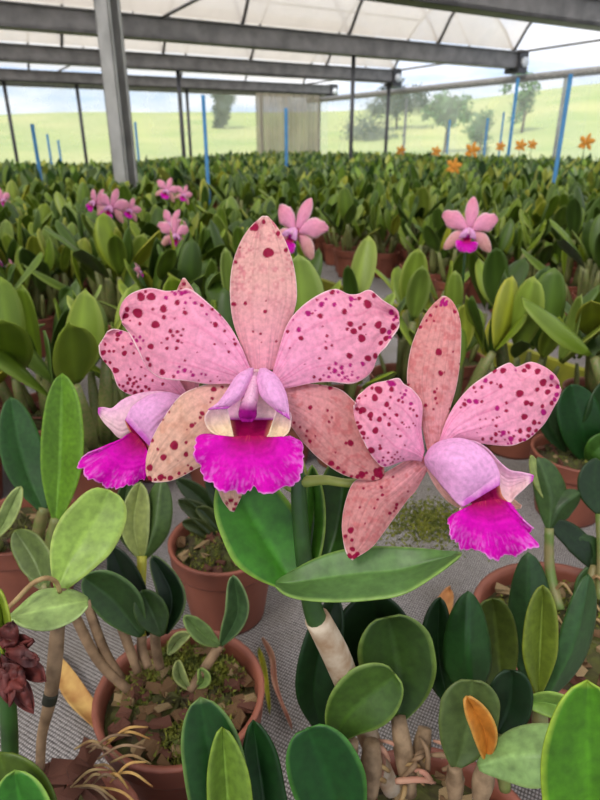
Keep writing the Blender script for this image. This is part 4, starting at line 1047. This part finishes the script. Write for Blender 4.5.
big = pot_at('orchid_plant', 570, 622, .205, 'orchid in the widest terracotta pot with grey-green leaves beside the blooms', nchip=60, nmoss=1500, seed=9)
for (b_, m_, t_, w_, c_, f_) in [((549, 530), (550, 495), (538, 457), 32, (70, 104, 62), -.01), ((545, 500), (536, 475), (531, 455), 12, (128, 150, 96), 0), ((549, 530), (560, 508), (580, 492), 26, (62, 96, 56), -.01), ((592, 568), (574, 540), (549, 521), 24, (38, 70, 38), 0),
                             ((600, 515), (594, 485), (596, 458), 30, (40, 76, 40), 0), ((600, 580), (596, 555), (580, 535), 26, (56, 92, 52), 0), ((575, 600), (590, 580), (612, 560), 26, (60, 100, 50), 0)]:
    L_(big, [b_ + (.70,), m_ + (.70,), t_ + (.70,)], w_, c_, peak=.5, fold=f_, tipr=.6)
for a_ in ([(560, 610, .68), (550, 570, .70), (549, 528, .70)], [(585, 610, .68), (590, 590, .69), (594, 566, .70)], [(575, 622, .67), (574, 610, .69), (575, 598, .70)], [(600, 600, .68), (602, 560, .69), (600, 514, .70)], [(612, 620, .68), (606, 600, .69), (600, 578, .70)]):
    tube_px(big, a_, [4.5, 5, 4.5], M_BULB, 'pseudobulb')
for k in range(9):
    x0 = 540 + rg.random() * 70; y0 = 580 + rg.random() * 60
    tube_px(big, [(x0, y0, .69), (x0 + 8, y0 - 8, .68), (x0 + 18, y0 + 4, .68)], [1.6, 1.8, 1.2], M_ROOT, 'root', 6)

side = pot_at('orchid_plant', 578, 450, .15, 'orchid with broad dark green leaves in a pot behind the widest pot', nchip=20, nmoss=200, seed=10)
for (b_, m_, t_, w_, c_) in [((588, 464), (582, 425), (571, 384), 46, (32, 86, 38)), ((586, 462), (594, 452), (612, 436), 24, (70, 122, 50)), ((580, 455), (600, 420), (606, 380), 30, (42, 84, 40)), ((566, 452), (550, 425), (548, 396), 22, (40, 74, 38))]:
    L_(side, [b_ + (1.03,), m_ + (1.0,), t_ + (.99,)], w_, c_, peak=.5, tipr=.7)
tube_px(side, [(584, 470, 1.03), (588, 462, 1.03)], [5, 5], M_BULB, 'pseudobulb', steps=4)

# loose things on the cloth
def loose_leaf(mid_px, w, label, mat):
    m = crom(mid_px, 20); base = PZ(m[10, 0], m[10, 1], BENCH)
    o = None
    W = np.array([PZ(x, y, BENCH + .004) for x, y in m])
    tg = np.gradient(W, axis=0); nv = np.stack([-tg[:, 1], tg[:, 0], 0 * tg[:, 0]], 1); nv /= np.linalg.norm(nv, axis=1, keepdims=True)
    t = np.linspace(0, 1, 20); hw = prof(t, .4, .4, .3) * w / 2
    s = np.linspace(-1, 1, 9)
    G = W[:, None] + nv[:, None] * (hw[:, None] * s)[..., None]
    G[..., 2] += .006 * s ** 2 + .004 * np.sin(t * 7)[:, None] * s
    me = thick_grid(G - base, .0012, None, 'dry_leaf')
    o = link('dry_leaf', me, mat); o.location = base
    return tag(o, label, 'leaf')
loose_leaf([(52, 655), (75, 695), (100, 725), (130, 755)], .024, 'curled tan dry leaf lying on the grey cloth beside the mossy pot', M_DRY)
loose_leaf([(262, 640), (272, 660), (276, 690), (292, 730)], .007, 'narrow pinkish dry strip on the cloth right of the mossy pot', M_PINKROOT)
loose_leaf([(258, 650), (264, 672), (270, 715)], .007, 'thin yellow withered strip on the cloth right of the mossy pot', M_YSTEM)
loose_leaf([(432, 640), (442, 610), (450, 590)], .03, 'orange-tan dry leaf on the cloth behind the flowering orchid', mat_simple('orange_dry', (206, 150, 92), .7, (180, 120, 70), 40))
rg = np.random.default_rng(77)
c0 = PZ(428, 522, BENCH); V = []; Fc = []
for k in range(2600):
    q = np.array([rg.normal() * .05, rg.normal() * .035, 0]); u = rg.normal(size=3); u[2] = abs(u[2]) + .3; u *= .007 / np.linalg.norm(u); v2 = np.cross(u, rg.normal(size=3)); v2 *= .002 / (np.linalg.norm(v2) + 1e-9)
    b = len(V); V += [q - v2, q + v2, q + u]; Fc.append((b, b + 1, b + 2))
o = link('moss_patch', mesh('moss_patch', V, Fc, smooth=False), M_MOSS); o.location = Vector(c0)
tag(o, 'yellow-green moss patch growing on the grey cloth', 'moss', kind='stuff')

# ------------------------------------------------------------------ rows of orchids behind
def leaf_unit(seed, w=.32, bend=.25, nr=12, nc=7):
    """leaf of unit length rising along +Z, curving towards +X"""
    rg = np.random.default_rng(seed)
    t = np.linspace(0, 1, nr); hw = prof(t, .5, .3 + .6 * rg.random()) * w / 2
    T, U = np.meshgrid(t, np.linspace(0, 1, nc), indexing='ij'); S = 2 * U - 1
    ang = bend * T * 1.4
    x = np.cumsum(np.sin(ang), 0) / nr; z = np.cumsum(np.cos(ang), 0) / nr
    G = np.stack([x - .35 * (np.abs(S) ** 1.5) * hw[:, None] * -1, hw[:, None] * S, z], -1)
    G[..., 0] += .02 * np.sin(T * 5 + seed) * S
    return thick_grid(G, .014, leaf_colour(T, U, (108, 140, 58), (160, 176, 88), 1.3, seed), 'leaf')
leaf_mes = [leaf_unit(k, .27 + .05 * (k % 4), .10 + .16 * (k % 3)) for k in range(8)]
for m_ in leaf_mes: m_.materials.append(M_LEAFB)
def bulb_unit():
    mb = MB(); mb.tube([(0, 0, 0), (0, 0, .35), (0, 0, .7), (0, 0, 1)], [.05, .085, .075, .05], 7); me = mb.me('pseudobulb', True); me.materials.append(M_BULB); return me
bulb_me = bulb_unit()
pot_b = pot_me(.07); pot_b.materials.append(M_POT)
soil_b = soil_me(.07, .125, seed=3); soil_b.materials.append(M_SOIL)

def plant_proto(seed, n):
    rg = np.random.default_rng(seed); out = [('pot', pot_b, Matrix.Identity(4)), ('substrate', soil_b, Matrix.Identity(4))]
    for k in range(n):
        a = 6.283 * (k + rg.random() * .7) / n; r = .012 + .035 * rg.random(); lean = .12 + .38 * rg.random()
        H = .06 + .10 * rg.random()
        base = Matrix.Translation((r * math.cos(a), r * math.sin(a), .108)) @ Matrix.Rotation(a, 4, 'Z') @ Matrix.Rotation(lean, 4, 'Y')
        out.append(('pseudobulb', bulb_me, base @ Matrix.Scale(H, 4)))
        for q in range(1 + (rg.random() < .75)):
            tip = base @ Matrix.Translation((0, 0, H * .97)) @ Matrix.Rotation(math.pi * q + (rg.random() - .5) * 1.5, 4, 'Z') @ Matrix.Rotation(.05 + .45 * rg.random(), 4, 'Y')
            out.append(('leaf', leaf_mes[rg.integers(8)], tip @ Matrix.Scale(.105 + .065 * rg.random(), 4)))
    return out
protos = [plant_proto(100 + k, 5 + k % 3) for k in range(9)]
def place_plant(x, y, rz, proto, label, group, scale=1.0, z=BENCH):
    o = empty('orchid_plant', (x, y, z), rz, label, 'potted plant', group)
    o.scale = (scale,) * 3
    for nme, me, mw in proto:
        link(nme, me, None, o, mw)
    return o

# background flower (built once, shared)
def bg_flower(orange=False):
    s = .00055
    mapf = lambda X, Y, D: np.stack([(X - 250) * s, (D - .33), -(Y - 390) * s], -1)
    kw = dict(nr=16, nc=9, mapf=mapf, thick=.0012)
    pk = lambda k: 'orange' if orange else k
    pcs = []
    pcs.append(('sepal', flower_piece(None, 'sepal', *M_DORS, pk('petal'), [.333, .336, .342], cup=.006, seed=1, **kw)))
    pcs.append(('petal', flower_piece(None, 'petal', *M_LPET, pk('petal'), [.330, .332, .345], cup=.008, ruffle=.004, seed=2, **kw)))
    pcs.append(('petal', flower_piece(None, 'petal', *M_RPET, pk('petal'), [.330, .332, .345], cup=.008, ruffle=.004, seed=3, **kw)))
    pcs.append(('sepal', flower_piece(None, 'sepal', *M_LSEP, pk('sepal'), [.334, .338, .342], cup=.006, seed=4, **kw)))
    pcs.append(('sepal', flower_piece(None, 'sepal', *M_RSEP, pk('sepal'), [.334, .338, .342], cup=.006, seed=5, **kw)))
    pcs.append(('lip_side_lobe', flower_piece(None, 'lip_side_lobe', [(240, 372), (215, 400), (208, 425)], [(254, 370), (250, 395), (240, 420)], pk('lobe'), [.322, .312, .310], cup=.006, seed=6, **kw)))
    pcs.append(('lip_side_lobe', flower_piece(None, 'lip_side_lobe', [(256, 370), (262, 395), (262, 420)], [(270, 372), (288, 400), (292, 425)], pk('lobe'), [.322, .312, .310], cup=.006, seed=7, **kw)))
    pcs.append(('lip', flower_piece(None, 'lip', lip_A, lip_B, pk('lip'), [.314, .314], depth=lambda T, U: -.016 * U + .010 * U ** 2 + .004 * np.sin(T * 20) * U ** 3, seed=8, frill=1.5, **dict(kw, nr=36, nc=10))))
    pcs.append(('lip_throat', flower_piece(None, 'lip_throat', [(236, 368), (228, 400), (232, 444)], [(272, 368), (278, 400), (270, 444)], pk('throat'), [.329, .327, .318], seed=9, **kw)))
    pcs.append(('column', flower_piece(None, 'column', [(246, 368), (240, 400), (243, 420)], [(262, 368), (262, 400), (256, 420)], pk('column'), [.325, .316, .314], cup=.006, seed=10, **kw)))
    return pcs
FL_PINK = bg_flower(); FL_ORANGE = bg_flower(True)
def blooming(px, py, d, label, group, flower=FL_PINK, size=.85, yaw=0.0, roll=0.0, proto=0, extra=()):
    W = P(np.array(px), np.array(py), np.array(d))
    bx, by = W[0] + .02, W[1] + .05
    o = place_plant(bx, by, random.random() * 6, protos[proto], label, group)
    inv = o.matrix_basis.inverted() if False else (Matrix.Translation(o.location) @ Matrix.Rotation(o.rotation_euler.z, 4, 'Z')).inverted()
    fl_list = [(W, size, yaw, roll)] + [(W + np.array(e[:3]), size * e[3], yaw + e[4], roll + e[5]) for e in extra]
    for W_, s_, yw, rl in fl_list:
        f = bpy.data.objects.new('flower', None); COL.objects.link(f); f.parent = o; f.empty_display_size = .02
        toc = math.atan2(-W_[0], W_[1])
        f.matrix_basis = inv @ Matrix.Translation(Vector(W_)) @ Matrix.Rotation(toc + yw, 4, 'Z') @ Matrix.Rotation(-.22, 4, 'X') @ Matrix.Rotation(rl, 4, 'Y') @ Matrix.Scale(s_, 4)
        for nme, me in flower: link(nme, me, None, f)
        mb = MB(); a = np.array(inv @ Vector(W_ + np.array([0, .004, 0]))); b = np.array(inv @ Vector((bx, by, BENCH + .12)))
        mdl = (a + b) / 2 + np.array([0, 0, .03])
        mb.tube([b, mdl, a], [.004, .0035, .0025], 6); link('flower_stalk', mb.me('flower_stalk', True), M_STALK, o)
    return o
bl = [
 (467, 232, 1.32, 'background orchid with a single salmon-pink bloom turned to the front', None, FL_PINK, .80, .15, .05, ()),
 (294, 232, 1.30, 'background orchid with a pink bloom seen behind the tallest sepal', None, FL_PINK, .82, -.4, .3, ()),
 (174, 236, 1.85, 'orchid with two pale pink blooms below the thick steel post', None, FL_PINK, .70, .5, .2, ((-.02, .05, .03, .8, -.9, .3),)),
 (110, 208, 2.1, 'orchid with clustered pink blooms at the foot of the thick steel post', None, FL_PINK, .75, -.3, .3, ((-.06, .03, .015, .8, -.5, .2), (.06, .02, -.01, .7, .6, .2))),
 (166, 191, 2.7, 'orchid with coral-pink blooms right of the thick steel post', None, FL_PINK, .68, .1, .4, ((.07, .03, -.02, .8, .3, .1),)),
 (14, 270, 1.75, 'orchid with small pink buds among the left-hand leaves', None, FL_PINK, .35, 1.1, .1, ((-.05, .02, .02, .8, .2, .1),)),
 (139, 272, 1.6, 'orchid with a folded pale pink bud below the pink blooms', None, FL_PINK, .28, 1.3, 0, ()),
 (18, 378, 1.15, 'orchid with a pale pink fading bud above the two tall leaves', None, FL_PINK, .26, 1.2, 0, ()),
 (2, 200, 2.3, 'orchid with a half seen pink bloom at the edge of the rows', None, FL_PINK, .5, .5, 0, ()),
]
SIGHT = [(b[0], b[1], b[2], 34 * 1.9 / b[2]) for b in bl] + [(352, 268, 2.8, 46), (515, 332, 2.2, 26)]
for i, b in enumerate(bl):
    blooming(b[0], b[1], b[2], b[3], b[4], b[5], b[6], b[7], b[8], proto=i % 9, extra=b[9])
for i, (px, py, d, s) in enumerate([(471, 151, 4.6, .95), (453, 167, 3.6, .75), (436, 152, 5.0, .7), (400, 151, 6.0, .8), (520, 146, 5.0, .8), (532, 145, 5.2, .7), (585, 143, 4.2, .9), (500, 147, 5.4, .7)]):
    blooming(px, py, d, 'orange-flowered orchid showing over the far green rows', 'orange orchids in the far rows', FL_ORANGE, s * .8, .3 * (i % 3 - 1), .2, proto=i)

# manual pots close behind the blooms, then jittered rows
LAB1 = 'leafy potted orchid without flowers crowding the near bench, away from the aisle'
LAB2 = 'leafy potted orchid without flowers in the inner rows of the yellow-edged bench'
GR = {1: 'leafy orchids on the near bench', 2: 'leafy orchids on the far bench'}
placed = []; own = {}
for (px, py, lb) in [(98, 440, 'leafy orchid in a pot just behind the lip of the half hidden flower'), (30, 420, 'leafy orchid directly behind the two tall upright leaves'), (150, 415, None),
                 (345, 405, 'leafy orchid seen in the gap between the two open spotted flowers'), (455, 400, 'leafy orchid behind the long upper sepal of the side-turned flower'), (520, 395, 'leafy orchid behind the side-turned flower, next to the bench aisle'),
                 (600, 392, 'leafy orchid behind the broad dark green leaves near the aisle'), (215, 420, None), (280, 405, None), (400, 372, None), (-40, 440, None), (640, 430, None)]:
    q = PZ(px, py, RIM)
    if on_bench(q[0], q[1]):
        placed.append((q[0], q[1])); own[(q[0], q[1])] = lb
cand = []
y = .45
row = 0
while y < 13.5:
    sp = .165 if y < 3 else .19
    wx = max(.62 * y + .5, min(.8 * y + 1.0, 4.5))
    x = -wx + (row % 2) * sp * .5
    while x < wx:
        xx = x + random.uniform(-.03, .03); yy = y + random.uniform(-.03, .03)
        a = xx * E1[0] + yy * E1[1]; b = xx * E2[0] + yy * E2[1]
        if (yy > 1.25 or abs(xx) > .62 * yy + .38) and b < 12.4 and a < A_END - .3 and on_bench(xx, yy):
            if all((xx - u) ** 2 + (yy - v) ** 2 > .016 for u, v in placed[:12]):
                cand.append((xx, yy))
        x += sp
    y += sp * .95; row += 1
def blocks(x, y):
    q = np.array([x, y, BENCH + .33]) - CAM
    d = q @ FWD; px = 300 + F * (q @ RIGHT) / d; py = 400 - F * (q @ UP) / d; hw = .10 * F / d
    return any(d < fd - .02 and abs(px - fx) < fw * .8 + hw and py < fy + fw * .5 for fx, fy, fd, fw in SIGHT)
cand = [q for q in cand if not blocks(*q)]
cand.sort(key=lambda q: math.hypot(q[0], q[1]))
vis = [q for q in cand if q[1] > 1.2 and abs(q[0]) < .50 * q[1] + .15]
rest_near = vis[:272]
chosen = set(rest_near)
for (x, y) in placed + rest_near:
    b = on_bench(x, y)
    n_ = (np.array([x, y, 0]) - pa * np.array([1, 1, 0])) @ EN
    lb = own.get((x, y)); gr = None if lb else GR[b]
    if lb is None:
        lb = LAB1 if b == 1 else LAB2
        if b == 1 and n_ > -.58: lb, gr = 'leafy potted orchid without flowers on the near bench, lining the aisle', 'leafy orchids lining the aisle'
        if b == 2 and n_ < .28: lb, gr = 'leafy potted orchid without flowers in the row along the yellow-green edge board', 'leafy orchids along the edge board'
    place_plant(x, y, random.random() * 6.28, protos[random.randrange(9)], lb, gr, random.uniform(.9, 1.15))
far = [q for q in cand if q not in chosen and (math.hypot(*q) < 3.4 or True)]

# everything farther (and beside the frame) as one low-detail mass of foliage
LV = []; 
def low_leaf(seed):
    rg = np.random.default_rng(seed); t = np.array([0, .25, .5, .8, 1.0]); hw = np.array([.03, .12, .16, .12, .01])
    ang = (.1 + .3 * rg.random()) * t * 1.3
    x = np.r_[0, np.cumsum(np.sin(ang[1:]) * np.diff(t))]; z = np.r_[0, np.cumsum(np.cos(ang[1:]) * np.diff(t))]
    v = []
    for i in range(5):
        v += [(x[i] - .03, -hw[i], z[i]), (x[i], 0, z[i]), (x[i] - .03, hw[i], z[i])]
    return np.array(v)
LOWF = np.array([(i * 3 + j, i * 3 + j + 1, (i + 1) * 3 + j + 1, (i + 1) * 3 + j) for i in range(4) for j in range(2)])
lows = [low_leaf(k) for k in range(6)]
rg = np.random.default_rng(3)
AV, AF, AC = [], [], []; nb = 0
pal = lin(np.array([(84, 114, 42), (56, 84, 34), (116, 142, 50), (122, 140, 92), (42, 66, 30), (144, 150, 62)])) * 1.15
for (x, y) in far:
    nl = 11 if math.hypot(x, y) < 8 else 8
    a_, b_ = x * E1[0] + y * E1[1], x * E2[0] + y * E2[1]
    low = max(0, min(1, (b_ - 7) / 5)) * max(0, min(1, (5.5 - a_) / 3.0))     # seedlings towards the left back
    for k in range(nl):
        an = rg.random() * 6.283; lean = .1 + .6 * rg.random(); s = (.14 + .09 * rg.random()) * (1 - .35 * low)
        M = np.array(Matrix.Rotation(an, 3, 'Z') @ Matrix.Rotation(lean, 3, 'Y') @ Matrix.Rotation(rg.random() * 6.28 if k % 2 else 0, 3, 'Z'))
        h = (.15 + .12 * rg.random()) * (1 - .55 * low)
        v = (lows[rg.integers(6)] * s) @ M.T + np.array([x + .06 * math.cos(an), y + .06 * math.sin(an), BENCH + h])
        AV.append(v); AF.append(LOWF + nb); nb += len(v)
        c = pal[rg.integers(6)] * (.8 + .4 * rg.random()); AC.append(np.tile(c, (len(v), 1)))
    ring = np.array([(x + r * math.cos(q), y + r * math.sin(q), BENCH + z) for (r, z) in ((.05, 0), (.07, .125)) for q in np.linspace(0, 6.283, 8, endpoint=False)])
    AV.append(ring); AF.append(np.array([(i, (i + 1) % 8, 8 + (i + 1) % 8, 8 + i) for i in range(8)]) + nb); nb += 16
    AC.append(np.tile(lin((150, 86, 66)), (16, 1)))
V = np.concatenate(AV); Fq = np.concatenate(AF)
me = mesh('orchid_foliage', V, [tuple(int(i) for i in f) for f in Fq], np.concatenate(AC), smooth=False)
M_FAR = mat_col('leaf_far', rough=.45, transl=.14, spec=.4)
o = link('orchid_foliage', me, M_FAR)
tag(o, 'dense mass of green orchid foliage filling the farthest rows', 'foliage', kind='stuff')

for o in bpy.data.objects:
    if '_o' in o: del o['_o']
print('objects', len(bpy.data.objects), 'cand', len(cand), 'far', len(far))
